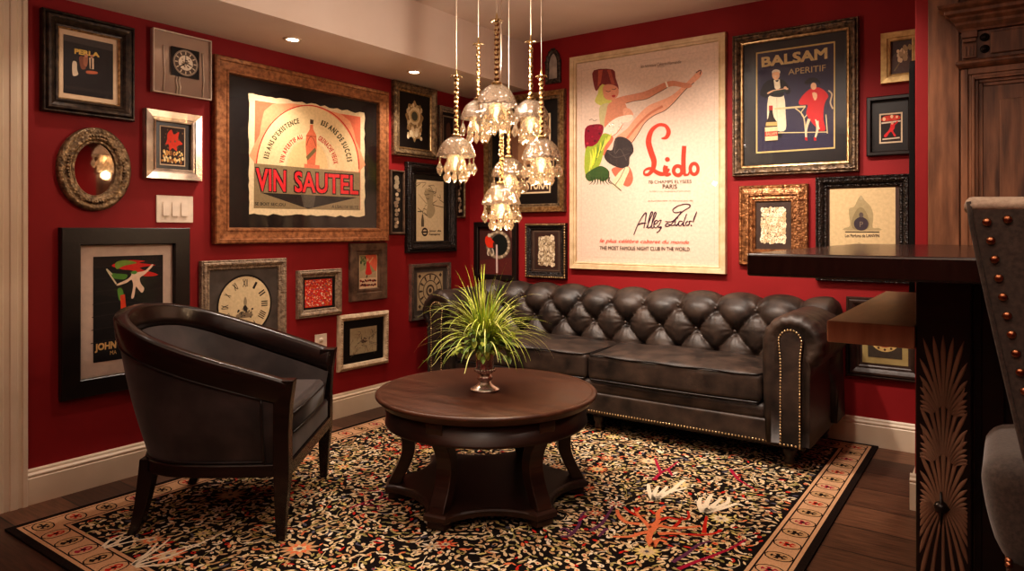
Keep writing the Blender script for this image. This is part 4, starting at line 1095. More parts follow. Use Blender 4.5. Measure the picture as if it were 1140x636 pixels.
M_CREAM = mat('cream_mount', (214, 184, 150), (222, 194, 160), scale=30, rough=.6)
M_GREY = mat('grey_mount', (70, 62, 56), (84, 75, 68), scale=18, rough=.6, bump=.1)
M_WHITE = mat('pale_mount', (196, 174, 158), (206, 184, 166), scale=30, rough=.6)
M_BROWN = mat('brown_mount', (52, 36, 29), (66, 47, 38), scale=20, rough=.55)
M_YEL = mat('khaki_mount', (150, 132, 84), (166, 148, 98), scale=20, rough=.6)
PL = Matrix(((0, 0, 1), (1, 0, 0), (0, 1, 0))).to_euler()        # left wall: X to +y, Y up, Z into the room
PB = Matrix(((1, 0, 0), (0, 0, -1), (0, 1, 0))).to_euler()       # back wall
class Pic:
    def __init__(s, wall, a0, a1, z0, z1, name, label, cat, fmat, prof, beads=None, tilt=0, acc=None, amat=None):
        s.w, s.h = a1 - a0, z1 - z0; c = ((a0 + a1) / 2, (z0 + z1) / 2)
        loc = (.0015, c[0], c[1]) if wall == 'L' else (c[0], -.0015, c[1])
        s.t = thing(name, label, cat, loc, PL if wall == 'L' else PB, GRP)
        if tilt: s.t.rotation_euler = ((Matrix(((0, 0, 1), (1, 0, 0), (0, 1, 0))) if wall == 'L' else Matrix(((1, 0, 0), (0, 0, -1), (0, 1, 0)))) @ Matrix.Rotation(tilt, 3, 'Z')).to_euler()
        mb = MB(); rows = []
        for ins, o in prof:
            x, y = s.w / 2 - ins, s.h / 2 - ins; rows.append([(-x, -y, o), (x, -y, o), (x, y, o), (-x, y, o)])
        # mitred: one strip per side so that the corners stay sharp
        for k in range(4):
            for q in range(len(rows) - 1): mb.grid([[r[k], r[(k + 1) % 4]] for r in rows[q:q + 2]], 1 if acc and q in acc else 0, False)
        if beads:
            ins, o, r, gap = beads; x, y = s.w / 2 - ins, s.h / 2 - ins
            for (ax, ay), (bx, by) in (((-x, -y), (x, -y)), ((x, -y), (x, y)), ((x, y), (-x, y)), ((-x, y), (-x, -y))):
                n = max(2, int(math.hypot(bx - ax, by - ay) / gap))
                for q in range(n): mb.ball((lerp(ax, bx, q / n), lerp(ay, by, q / n), o), r, 8, 5, 1)
        s.frame = mb.build('frame', [fmat, amat or F_BEAD], s.t, bevel=0)
        s.ins = prof[-1][0]; s.o = max(.004, prof[-1][1])
        s.iw, s.ih = s.w - 2 * s.ins, s.h - 2 * s.ins
    def board(s, name, m, dx=0, dz=0, w=None, h=None, z=None):
        w = w or s.iw + .006; h = h or s.ih + .006; z = s.o if z is None else z
        mb = MB(); mb.box(dx - w / 2, dx + w / 2, dz - h / 2, dz + h / 2, max(.001, z - .004), z); return mb.build(name, m, s.t)
    def art(s, dx=0, dz=0, w=None, h=None, quad=None, z=None):
        a = Art(w or s.iw, h or s.ih, quad, 0); a.off = (dx, dz, (s.o if z is None else z) + .0006); a.pic = s; return a
    def done(s, a, name='print'): return a.build(name, s.t, a.off)
    def glass(s, z=None, w=None, h=None):
        mb = MB(); w = w or s.iw + .004; h = h or s.ih + .004; z = z or s.o + .012
        mb.add([(-w / 2, -h / 2, z), (w / 2, -h / 2, z), (w / 2, h / 2, z), (-w / 2, h / 2, z)], [(0, 1, 2, 3)]); return mb.build('glass_pane', GLASS, s.t)
def P_flat(w, d=.025): return [(0, 0), (0, d - .004), (.004, d), (w - .004, d), (w, d - .004), (w, .006)]
def P_cove(w, d=.03): return [(0, 0), (0, d * .7), (w * .06, d * .86), (w * .14, d * .86), (w * .18, d * .76), (w * .30, d), (w * .45, d * .98), (w * .62, d * .80), (w * .76, d * .55), (w * .80, d * .62), (w * .92, d * .58), (w, d * .45), (w, .006)]
def P_step(w, d=.03): return [(0, 0), (0, d * .8), (w * .05, d), (w * .62, d * .9), (w * .66, d * .7), (w * .80, d * .66), (w * .83, d * .78), (w * .96, d * .72), (w, d * .5), (w, .006)]
def P_round(w, d=.03): return [(0, 0)] + [(w * .5 - w * .5 * cos(PI * k / 10), d * (.45 + .55 * sin(PI * k / 10))) for k in range(11)] + [(w, .006)]
rp = random.Random(3)
def blobs(a, x0, x1, y0, y1, n, r, cols, jit=.5):
    """a packed field of small blobs"""
    nx = max(1, int(math.sqrt(n * abs(x1 - x0) / abs(y1 - y0)))); ny = max(1, n // nx); a.z += a.dz
    for i in range(nx):
        for j in range(ny):
            x = lerp(x0, x1, (i + .5 + rp.uniform(-jit, jit)) / nx); y = lerp(y0, y1, (j + .5 + rp.uniform(-jit, jit)) / ny); k = r * rp.uniform(.7, 1.2)
            a.z += .000002; a.ell(x, y, k, k * rp.uniform(.75, 1.1), rp.choice(cols), 7, up=False)
def flowerblobs(a, x0, x1, y0, y1, n, r, cols, eye):
    blobs(a, x0, x1, y0, y1, n, r, cols, .35); blobs(a, x0, x1, y0, y1, n, r * .28, [eye], .35)

# ---- left wall -----------------------------------------------------------------------------------------------
# dark bronze frame, small dark liquor print
p = Pic('L', -2.896, -2.515, 1.654, 2.089, 'framed_print', 'dark bronze frame with small black print headed PERLA, top left beside the door casing', 'picture', F_BRONZE, P_cove(.068, .042), acc=(10, 11))
p.board('mount', M_CREAM, z=.010); a = p.art(w=p.iw - .04, h=p.ih - .045, quad=[(163, 195), (447, 270), (447, 585), (163, 570)], z=.0105)
a.sheet((32, 27, 28)); a.poly([(163, 195), (447, 270), (447, 310), (163, 235)], (66, 58, 55)); a.poly([(170, 520), (440, 540), (440, 560), (170, 540)], (46, 37, 35))
a.text('PERLA', [(232, 288), (376, 318), (376, 345), (232, 322)], (214, 180, 90), bold=.07)
a.poly([(222, 370), (245, 375), (248, 420), (255, 450), (225, 460), (218, 420)], (196, 176, 150), 4); a.poly([(262, 340), (290, 345), (300, 410), (275, 415), (262, 375)], (120, 70, 50), 4)
a.poly([(290, 335), (312, 340), (305, 400), (285, 380)], (150, 96, 70), 3); a.poly([(318, 345), (345, 350), (345, 415), (322, 412)], (206, 180, 150)); a.poly([(328, 350), (334, 350), (336, 412), (326, 412)], (52, 40, 38))
a.poly([(305, 425), (360, 428), (362, 442), (308, 442)], (178, 96, 64), 3); a.ell(302, 335, 9, 10, (190, 130, 100)); a.ell(334, 338, 9, 10, (180, 124, 98)); p.done(a); p.glass()
# acrylic clock block
def acrylic_clock():
    t = thing('acrylic_wall_clock', 'clear mirrored acrylic clock with a black square dial, high on the left wall', 'clock', (.0015, -2.281, 1.962), PL)
    mir = mat('mirrored_acrylic', (200, 180, 164), (208, 188, 172), scale=5, rough=.10, metal=.55); rim = mat('acrylic_rim', (206, 190, 172), (220, 204, 186), scale=30, rough=.12, spec=.8)
    blk = mat('clock_black', (14, 11, 11), rough=.25)
    mb = MB(); mb.box(-.15, .15, -.153, .153, 0, .020); mb.build('back_plate', mir, t, bevel=.004)
    mb = MB()
    for x0, x1, y0, y1 in ((-.15, -.143, -.153, .153), (.143, .15, -.153, .153), (-.15, .15, .146, .153), (-.15, .15, -.153, -.146)): mb.box(x0, x1, y0, y1, .0202, .034)
    mb.build('rim', rim, t, bevel=.002)
    a = Art(.14, .14, [(0, 0), (100, 0), (100, 100), (0, 100)]); a.sheet(blk)
    a.ell(50, 50, 46, 46, (150, 134, 118), 32); a.ell(50, 50, 42, 42, (196, 178, 156), 32); a.ring(50, 50, 40, 40, 13, (96, 82, 72), 36)
    a.ell(50, 50, 26, 26, (236, 224, 204), 24)
    for k in range(12):
        an = 2 * PI * k / 12; a.stroke([(50 + 29 * cos(an), 50 + 29 * sin(an)), (50 + 39 * cos(an), 50 + 39 * sin(an))], 4, (222, 206, 180), 0, up=(k == 0))
    blobs(a, 36, 64, 36, 64, 22, 3, [(160, 136, 108), (120, 98, 80)]); a.stroke([(50, 50), (72, 58)], 3, blk, 0); a.stroke([(50, 50), (28, 66)], 3.4, blk, 0); a.stroke([(50, 50), (50, 24)], 2.5, blk, 0)
    a.build('dial', t, (.01, .012, .0345)); 
    mb = MB(); mb.box(-.060, .080, -.058, .082, .0202, .034); mb.build('movement_box', blk, t)
    mb = MB()
    for x in (-.095, .105): mb.tube([(x, -.14, .024), (x + .006, -.05, .024), (x, .05, .024), (x, .08, .024)], .0035, 6)
    for x in (-.03, -.016): mb.tube([(x, -.145, .024), (x + .004, -.11, .024), (x - .003, -.08, .024), (x, -.06, .024)], .005, 6)
    mb.build('acrylic_drips', rim, t)
acrylic_clock()
# oval mirror
def oval_mirror():
    t = thing('oval_mirror', 'oval mirror in a carved dark gold frame on the left wall below the PERLA print', 'mirror', (.0015, -2.680, 1.4215), PL, None)
    t.rotation_euler = (Matrix(((0, 0, 1), (1, 0, 0), (0, 1, 0))) @ Matrix.Rotation(-.06, 3, 'Z')).to_euler()
    mb = MB(); rows = []; n = 72
    for ins, o in ((0, 0), (0, .016), (.006, .024), (.016, .028), (.024, .022), (.030, .024), (.046, .030), (.056, .024), (.062, .016), (.066, .020), (.070, .014), (.070, .004)):
        rows.append([((.155 - ins) * cos(2 * PI * k / n), (.187 - ins) * sin(2 * PI * k / n), o + (.0012 * sin(k * 12 * 2 * PI / n * 1.5) if .02 < o else 0)) for k in range(n)])
    mb.grid(rows, 0, True, wrapv=True)
    for c in range(4):
        for q in range(-3, 4):
            an = PI / 2 * c + q * .10; mb.ball(((.155 - .038) * cos(an), (.187 - .038) * sin(an), .029), .0085 - .001 * abs(q), 7, 4)
    mb.build('frame', F_ANTGOLD, t)
    mb = MB(); mb.prism([(.087 * cos(2 * PI * k / 48), .119 * sin(2 * PI * k / 48)) for k in range(48)], .004, .009); mb.build('mirror_glass', mat('mirror_silvering', (206, 190, 176), (212, 196, 182), scale=3, rough=.03, metal=1), t)
oval_mirror()
# red figure in a silver frame
p = Pic('L', -2.465, -2.182, 1.394, 1.727, 'framed_print', 'silver frame with a red fiery figure on black, above the light switches', 'picture', F_SILVER, P_step(.055, .034))
p.board('mount', M_BLACK, z=.008); a = p.art(w=.128, h=.192, z=.0085); a.quad = None
a.sheet((204, 180, 150)); a.poly([(.04, .03), (.96, .03), (.96, .97), (.04, .97)], (52, 34, 26))
a.poly([(.3, .2), (.45, .08), (.55, .2), (.75, .12), (.72, .3), (.9, .42), (.7, .48), (.66, .62), (.5, .55), (.38, .62), (.34, .46), (.2, .5), (.28, .36)], (214, 62, 36), 4)
blobs(a, .1, .9, .62, .93, 40, .045, [(226, 190, 120), (206, 150, 80), (238, 214, 160), (150, 96, 50)]); blobs(a, .1, .9, .08, .6, 14, .03, [(96, 70, 50), (120, 84, 56)]); p.done(a)
# switch plate
def switch_plate():
    t = thing('light_switch_plate', 'white three gang rocker switch plate on the left wall above the JOHN poster', 'light switch', (.0005, -2.308, 1.252), PL)
    pm = mat('switch_white', (220, 204, 186), rough=.35)
    mb = MB(); mb.box(-.093, .093, -.0665, .0665, 0, .006); mb.build('cover_plate', pm, t, bevel=.0025)
    for x in (-.046, 0, .046):
        mb = MB(); mb.add([(x - .0165, -.034, .0064), (x + .0165, -.034, .0064), (x + .0165, .034, .0064), (x - .0165, .034, .0064), (x - .0165, -.034, .012), (x + .0165, -.034, .012), (x + .0165, .034, .0085), (x - .0165, .034, .0085)], [(4, 5, 6, 7), (0, 1, 5, 4), (1, 2, 6, 5), (2, 3, 7, 6), (3, 0, 4, 7)]); mb.build('rocker', pm, t)
switch_plate()
def outlet(y0, y1, z0, z1, label):
    t = thing('outlet_plate', label, 'power outlet', (.0005, (y0 + y1) / 2, (z0 + z1) / 2), PL)
    pm = mat('switch_white', (220, 204, 186), rough=.35); h = (z1 - z0) / 2; w = (y1 - y0) / 2
    mb = MB(); mb.box(-w, w, -h, h, 0, .006); mb.build('cover_plate', pm, t, bevel=.0025)
    for z in (-.022, .022):
        mb = MB(); mb.lathe([(.001, .0064), (.016, .0064), (.015, .009), (.001, .009)], 20, c=(0, z, 0)); mb.build('socket', pm, t)
outlet(-1.460, -1.371, .413, .529, 'white outlet plate showing just above the far arm of the armchair')
outlet(-1.62, -1.535, .395, .512, 'white outlet plate mostly hidden behind the armchair rail, below the red blob picture')
# the big brown frame
p = Pic('L', -2.114, -.886, 1.077, 2.053, 'framed_poster', 'large brown gold frame on black mount holding a torn paper poster reading VIN SAUTEL', 'picture', F_GOLDBR, [(0, 0), (0, .034), (.006, .040), (.022, .040), (.026, .034), (.066, .030), (.070, .034), (.080, .032), (.083, .022), (.086, .010), (.086, .006)])
p.board('mount', M_BLACK, z=.007)
cS = crop(0, 0, 1); Q = [(35, 45), (582, 135), (582, 608), (45, 608)]
a = p.art(dx=.011, dz=-.003, w=.83, h=.655, quad=Q, z=.0085)
edge = []
def rag(p0, p1, n):
    return [(lerp(p0[0], p1[0], k / n) + rp.uniform(-3, 3), lerp(p0[1], p1[1], k / n) + rp.uniform(-5, 5)) for k in range(n)]
a.poly(rag(Q[0], Q[1], 26) + rag(Q[1], Q[2], 20) + rag(Q[2], Q[3], 24) + rag(Q[3], Q[0], 22), (228, 206, 166))
a.poly([(65, 80), (562, 150), (562, 580), (68, 580)], (222, 116, 84)); a.poly([(150, 95), (470, 138), (540, 260), (550, 410), (75, 378), (90, 240)], (232, 160, 118), 3)
a.poly([(78, 376)] + [(316 + 238 * cos(PI + PI * k / 24) , 392 + 290 * sin(PI + PI * k / 24) * (1 - .05 * cos(PI + PI * k / 24))) for k in range(1, 24)] + [(554, 405)], (236, 208, 160))
a.ring(316, 392, 242, 294, 5, (206, 52, 40), 40, PI, 2 * PI); a.ring(316, 392, 128, 165, 26, (240, 218, 172), 30, PI, 2 * PI); a.poly([(250, 392)] + [(316 + 95 * cos(PI + PI * k / 12), 392 + 130 * sin(PI + PI * k / 12)) for k in range(13)], (236, 202, 146))
OL = (92, 84, 56)
a.arct("135 ANS D'EXISTENCE", 316, 392, 186, 212, 190, 258, 25, OL, .06); a.arct('135 ANS DE SUCC\u00c8S', 316, 392, 186, 212, 288, 352, 25, OL, .06)
a.arct('VIN APERITIF AU', 316, 392, 112, 138, 188, 258, 22, (200, 48, 40), .05); a.arct('GRENACHE VIEUX', 316, 392, 122, 142, 292, 352, 22, (200, 48, 40), .05)
a.poly([(326, 190), (340, 190), (341, 212), (356, 240), (358, 290), (350, 392), (316, 392), (306, 290), (308, 240), (325, 212)], (222, 120, 84)); a.poly([(326, 165), (342, 168), (341, 188), (326, 186)], (60, 48, 36)); a.stroke([(310, 242), (356, 246)], 2.5, (150, 60, 40), 0)
a.poly([(308, 340), (350, 296), (356, 312), (316, 356)], (120, 104, 64)); a.poly([(300, 372), (372, 378), (372, 394), (300, 390)], (226, 130, 96)); a.stroke([(310, 288), (318, 262), (330, 246), (345, 262), (354, 290)], 2.5, (150, 60, 40))
a.poly([(66, 374), (560, 408), (560, 580), (68, 580)], (142, 124, 92)); a.poly([(98, 508), (548, 522), (320, 578)], (44, 40, 36)); a.poly([(285, 512), (355, 516), (345, 572), (300, 572)], (84, 78, 68))
BK = (30, 24, 22); RD = (220, 52, 58)
for b_, c_, bb in ((.085, BK, 0), (.03, RD, 0)):
    g = 5 if c_ == RD else 0
    a.text('VIN', [(70 + g, 390 + g), (220 - g, 400 + g), (220 - g, 508 - g), (74 + g, 506 - g)], c_, bold=b_); a.text('SAUTEL', [(250 + g, 402 + g), (557 - g, 416 + g), (557 - g, 514 - g), (252 + g, 508 - g)], c_, bold=b_)
a.text('SE BOIT SEC,OU', [(72, 552), (214, 554), (214, 570), (72, 568)], (50, 44, 38), bold=.02); a.text("A L'EAU DE SELTZ", [(430, 558), (552, 560), (552, 574), (430, 572)], (50, 44, 38), bold=.02)
p.done(a, 'torn_poster'); p.glass(.022)
# JOHN poster, wide black frame, half hidden by the armchair
p = Pic('L', -2.824, -2.246, .412, 1.160, 'framed_poster', 'wide black frame with pale mount and black poster reading JOHN, behind the armchair', 'picture', F_BLACK, P_flat(.078, .032))
p.board('mount', M_WHITE, z=.008); a = p.art(dx=.006, dz=.006, w=.315, h=.475, quad=[(120, 140), (368, 126), (368, 500), (136, 508)], z=.0085)
a.sheet((27, 23, 24))
for k in range(7): a.stroke([(125, 180 + 44 * k), (200, 172 + 44 * k), (280, 180 + 44 * k), (365, 170 + 44 * k)], 2.5, (48, 41, 40))
a.poly([(182, 170), (240, 150), (300, 152), (280, 160), (340, 168), (280, 180), (350, 205), (300, 212), (255, 190), (215, 185)], (196, 40, 34), 4); a.poly([(195, 160), (230, 150), (270, 160), (225, 172), (200, 185)], (120, 150, 60), 4)
a.poly([(165, 190), (190, 200), (235, 205), (230, 222), (205, 222), (185, 215)], (80, 130, 50), 4); a.stroke([(185, 205, 5), (165, 185, 4), (200, 240, 6)], 5, (206, 190, 160))
SK = (226, 196, 172)
a.poly([(255, 200), (270, 196), (300, 190), (325, 165), (329, 172), (300, 204), (282, 218), (286, 240), (298, 258), (290, 275), (276, 260), (268, 252), (262, 290), (252, 292), (258, 250), (252, 225), (235, 236), (205, 246), (203, 240), (235, 224), (248, 212)], SK, 3); a.ell(260, 203, 9, 11, SK); a.poly([(248, 198), (262, 190), (272, 196), (262, 204)], (80, 140, 60), 3)
a.poly([(205, 258), (218, 256), (226, 276), (226, 300), (212, 300), (206, 278)], (90, 140, 60), 3); a.poly([(214, 282), (230, 278), (236, 330), (218, 332)], (206, 70, 40))
a.text('JOHN', [(138, 446), (206, 440), (206, 474), (139, 476)], (206, 168, 110), bold=.05); a.text('MA', [(187, 474), (208, 472), (208, 486), (187, 487)], (206, 168, 110)); p.done(a); p.glass()
# big clock face
p = Pic('L', -2.183, -1.672, .492, .992, 'clock_dial_picture', 'grey carved frame with cream roman numeral clock face on grey mount, above the armchair', 'picture', F_GREY, P_cove(.050, .030), None)
p.board('mount', M_GREY, z=.008); a = p.art(w=.33, h=.33, dx=.002, dz=.004, z=.0085)
a.ell(.5, .5, .5, .5, (32, 26, 24), 48); a.ell(.5, .5, .47, .47, (208, 188, 150), 48)
for k, nm in enumerate(('XII', 'I', 'II', 'III', 'IIII', 'V', 'VI', 'VII', 'VIII', 'IX', 'X', 'XI')):
    an = -PI / 2 + 2 * PI * k / 12; c_, s_ = cos(an), sin(an); f = lambda u, v: (.5 + c_ * (.30 + v) - s_ * u, .5 + s_ * (.30 + v) + c_ * u); hw = .012 * len(nm) + .008
    a.text(nm, [f(-hw, .12), f(hw, .12), f(hw, 0), f(-hw, 0)], (40, 33, 30), bold=.02)
DK = (46, 40, 38); MD = (128, 112, 90)
a.poly([(.33, .66), (.42, .60), (.48, .62), (.56, .60), (.64, .66), (.6, .70), (.4, .70)], MD, 3); a.poly([(.47, .44), (.5, .36), (.53, .44), (.52, .52), (.56, .56), (.5, .6), (.44, .56), (.48, .52)], (150, 134, 108), 3); a.poly([(.46, .54), (.5, .5), (.54, .55), (.51, .62)], DK, 3)
blobs(a, .36, .64, .58, .70, 26, .016, [DK, MD, (180, 160, 128), (90, 80, 68)]); a.ell(.38, .58, .02, .02, DK, 8); a.ell(.63, .57, .018, .018, DK, 8); p.done(a, 'clock_face')
# red blobs
p = Pic('L', -1.595, -1.270, .637, .915, 'framed_print', 'small carved grey frame filled with red and white speckles, left wall between two clock and dancer pictures', 'picture', F_GREY, P_cove(.045, .028)); p.t['label'] = 'small carved frame filled with bright red and white speckles, right of the large clock face'
p.board('mount', M_BLACK, z=.008); a = p.art(w=.200, h=.162, dx=-.004, z=.0085); a.sheet((206, 60, 44)); blobs(a, .02, .98, .03, .97, 330, .026, [(222, 70, 48), (214, 48, 40), (226, 150, 120), (226, 204, 180), (120, 90, 110), (176, 40, 40), (190, 130, 60)]); p.done(a)
# dancer
p = Pic('L', -1.201, -.889, .702, 1.066, 'framed_print', 'ridged brown frame with small poster of a red dressed dancer, above the white framed sketch', 'picture', F_WOODGREY, P_step(.075, .026))
p.board('mount', M_WOOD if False else M_CREAM, z=.008, w=.176, h=.246); a = p.art(w=.155, h=.225, z=.0085); a.sheet((208, 182, 150)); a.poly([(.05, .04), (.95, .04), (.95, .68), (.05, .68)], (150, 142, 104)); a.poly([(.35, .04), (.95, .04), (.95, .5), (.7, .36), (.5, .22)], (206, 104, 76), 3)
a.poly([(.05, .5), (.3, .42), (.5, .56), (.95, .5), (.95, .68), (.05, .68)], (172, 150, 120)); a.poly([(.42, .2), (.55, .22), (.62, .4), (.7, .56), (.5, .6), (.35, .55), (.4, .38)], (190, 46, 40), 4); a.ell(.47, .17, .06, .045, (212, 160, 124)); a.stroke([(.45, .6), (.4, .68)], .05, (60, 36, 30), 0); a.stroke([(.55, .25), (.78, .1)], .05, (212, 160, 124), 0); blobs(a, .1, .4, .08, .3, 10, .05, [(96, 112, 70), (60, 76, 52)])
a.trow('CASINO', .08, .92, .71, .82, (110, 32, 32), bold=.05) if False else None
for k in range(2): blobs(a, .06, .94, .72 + .12 * k, .81 + .12 * k, 34, .035, [(96, 30, 30), (70, 24, 26), (130, 48, 40)], .25)
p.done(a)
# white framed sketch
p = Pic('L', -1.295, -.872, .277, .624, 'framed_sketch', 'cream rope carved frame with black mount and pale pencil sketch, lowest on the left wall', 'picture', F_WHITE, P_round(.040, .028), (.020, .026, .0075, .0155), tilt=-.012, amat=F_WHITE)
p.board('mount', M_BLACK, z=.008); a = p.art(w=.225, h=.165, z=.0085); a.sheet((164, 150, 122))
for k in range(42):
    x, y = rp.uniform(.06, .94), rp.uniform(.08, .92); a.stroke([(x, y), (x + rp.uniform(-.12, .12), y + rp.uniform(-.14, .14)), (x + rp.uniform(-.2, .2), y + rp.uniform(-.2, .2))], .012, rp.choice([(92, 82, 68), (120, 106, 86), (134, 110, 92)]), 4)
blobs(a, .4, .6, .4, .6, 12, .04, [(76, 62, 52), (110, 92, 76)]); p.done(a)
# ornate clock
p = Pic('L', -.831, -.404, 1.650, 2.148, 'framed_clock_picture', 'carved antique gold frame showing an ornate gilded clock on black, under the soffit', 'picture', F_ANTGOLD, P_cove(.062, .036), acc=(9, 10, 11))
p.board('mount', M_BLACK, z=.008); a = p.art(w=.19, h=.29, z=.0085)
IV = (206, 184, 144); GD = (170, 142, 100)
a.poly([(.5, .0), (.62, .1), (.82, .12), (.86, .3), (.98, .38), (.86, .55), (.9, .7), (.78, .74), (.82, .9), (.62, .88), (.5, 1), (.38, .88), (.18, .9), (.22, .74), (.1, .7), (.14, .55), (.02, .38), (.14, .3), (.18, .12), (.38, .1)], GD, 3)
blobs(a, .14, .86, .1, .9, 80, .06, [IV, GD, (226, 206, 168), (140, 112, 76)]); a.ell(.5, .38, .30, .2, (196, 170, 122), 24); a.ring(.5, .38, .30, .2, .06, (226, 206, 166), 24); a.ell(.5, .38, .16, .11, (84, 84, 68)); blobs(a, .3, .7, .66, .84, 8, .09, [(232, 214, 180), (216, 190, 150)]); p.done(a)
# slim strip
def strip(y0, y1, z0, z1, label, fm):
    p = Pic('L', y0, y1, z0, z1, 'shell_picture', label, 'picture', fm, P_round(.016, .022)); p.board('mount', M_BLACK, z=.006); a = p.art(w=p.iw * .62, h=p.ih * .88, z=.0065)
    for k in range(13):
        y = .04 + .92 * k / 12
        if k < 3: a.ring(.5 + rp.uniform(-.12, .12), y, .34, .055, .1, (196, 178, 150), 12)
        else:
            for q in range(2): a.ell(.5 + rp.uniform(-.28, .28), y + rp.uniform(-.02, .02), .24 * rp.uniform(.6, 1.1), .036, rp.choice([(204, 184, 154), (170, 150, 124), (142, 124, 104)]), 9)
    p.done(a)
strip(-.854, -.717, 1.119, 1.550, 'slim upright frame with a column of pale shells, right of the VIN SAUTEL frame', F_WOODGREY)
strip(-.185, -.072, 1.238, 1.640, 'slim upright frame with a column of pale shells, in the room corner', F_ANTGOLD)
# dark ornate frame with aged print
p = Pic('L', -.706, -.190, .994, 1.614, 'framed_print', 'dark carved frame with aged cream line print of a bottle, behind the leftmost pendant', 'picture', F_BLACKC, P_cove(.078, .04)); p.board('mount', M_BLACK, z=.008)
a = p.art(w=.285, h=.43, dx=-.010, dz=-.02, z=.0085); a.sheet((196, 174, 138)); LN = (92, 80, 62)
a.poly([(.30, .22), (.46, .12), (.62, .2), (.6, .34), (.68, .5), (.52, .62), (.36, .56), (.4, .38)], (158, 140, 108), 4)
for k in range(16): x, y = rp.uniform(.1, .85), rp.uniform(.05, .6); a.stroke([(x, y), (x + rp.uniform(-.2, .2), y + rp.uniform(-.08, .12)), (x + rp.uniform(-.3, .3), y + rp.uniform(-.1, .16))], .012, rp.choice([LN, (130, 114, 88)]), 4)
a.poly([(.2, .56), (.24, .56), (.27, .66), (.27, .76), (.17, .76), (.17, .66)], (88, 76, 60)); a.ring(.3, .845, .11, .07, .03, (46, 38, 34), 18); a.stroke([(.18, .845), (.42, .845)], .025, (46, 38, 34), 0); a.trow('Jour de', .46, .9, .81, .85, (46, 38, 34), bold=.03); a.trow("l'empire", .46, .86, .865, .91, (46, 38, 34), bold=.03); p.done(a)
# silver half hidden
p = Pic('L', -.380, -.140, 1.669, 2.046, 'framed_print', 'silver frame with dark picture by the corner, partly behind the leftmost pendant spindle', 'picture', F_SILVER, P_step(.045, .03)); p.board('mount', M_BLACK, z=.008); a = p.art(w=.12, h=.25, z=.0085); a.sheet((150, 134, 112)); a.poly([(.06, .04), (.94, .04), (.94, .96), (.06, .96)], (44, 34, 32)); a.poly([(.3, .3), (.6, .2), (.7, .5), (.6, .8), (.35, .8)], (96, 66, 54), 4); p.done(a)
# second clock face
p = Pic('L', -.665, -.251, .527, .915, 'clock_dial_picture', 'pale edged frame with beige clock dial, beside the left sofa arm', 'picture', F_SILVER, P_step(.030, .028)); p.board('mount', M_GREY, z=.008)
a = p.art(w=.27, h=.265, z=.0085); a.sheet((150, 130, 102)); a.poly([(.03, .03), (.97, .03), (.97, .97), (.03, .97)], (176, 154, 120)); DB = (70, 56, 46)
a.ring(.5, .5, .46, .46, .03, DB, 36); a.ring(.5, .5, .28, .28, .025, DB, 30); a.ring(.5, .5, .16, .16, .05, DB, 24); a.ell(.5, .5, .06, .06, DB)
for k in range(12):
    an = 2 * PI * k / 12; c_, s_ = cos(an), sin(an); f = lambda u, v: (.5 + c_ * (.29 + v) - s_ * u, .5 + s_ * (.29 + v) + c_ * u)
    a.face([f(-.03, .13), f(.03, .13), f(.018, 0), f(-.018, 0)], DB, k == 0)
for sx in (.1, .9):
    for sy in (.1, .9): a.poly([(sx - .06, sy), (sx, sy - .06), (sx + .06, sy), (sx, sy + .06)], DB)
p.done(a, 'clock_face')

# ---- back wall -----------------------------------------------------------------------------------------------
def keyhole():
    t = thing('ornate_arched_frame', 'small dark arched filigree frame high on the back wall by the soffit', 'picture', (.755, -.0015, 2.295), PB, GRP)
    def arch(w, h, n=14):
        pts = [(-w, -h), (w, -h), (w, h * .25)]
        for k in range(1, n): a_ = PI * k / n; pts.append((w * cos(a_) * (1 - .25 * sin(a_)), h * .25 + h * .72 * sin(a_)))
        return pts + [(-w, h * .25)]
    A, B = arch(.062, .122), arch(.036, .090); mb = MB()
    mb.grid([[(x, y, 0) for x, y in A], [(x, y, .016) for x, y in A], [(x * .86, y * .9, .022) for x, y in A], [(x, y, .016) for x, y in B], [(x, y, .004) for x, y in B]], 0, False, wrapv=True)
    for x, y in A[2::2]: mb.ball((x, y, .014), .008, 7, 4)
    mb.build('frame', mat('filigree_pewter', (40, 36, 34), (104, 92, 82), scale=70, rough=.4, metal=.6, bump=.6, bscale=120), t)
    mb = MB(); mb.prism(B, .002, .005); mb.build('picture', mat('pale_grey_picture', (150, 140, 132), (186, 172, 160), scale=16, rough=.5), t)
keyhole()
p = Pic('B', .160, .859, 1.276, 2.123, 'framed_poster', 'gold edged frame with black mount and poster reading BITTER ANGOSTURA, behind the pendants', 'picture', F_ANTGOLD, P_step(.060, .036), acc=(2, 3, 8, 9)); p.board('mount', M_BLACK, z=.008)
a = p.art(w=.42, h=.56, dx=.015, dz=-.01, z=.0085); a.sheet((206, 182, 146)); a.poly([(.03, .02), (.97, .02), (.97, .98), (.03, .98)], (66, 46, 38)); a.poly([(.25, .1), (.6, .06), (.75, .3), (.62, .6), (.3, .62), (.2, .4)], (120, 84, 62), 5); a.poly([(.42, .12), (.56, .12), (.58, .3), (.66, .38), (.66, .62), (.34, .62), (.34, .38), (.42, .3)], (150, 112, 80))
CT = (222, 200, 162); a.trow('BITTER', .08, .92, .66, .79, CT, bold=.04); a.trow('ANGOSTURA', .05, .95, .83, .95, CT, bold=.04); p.done(a)
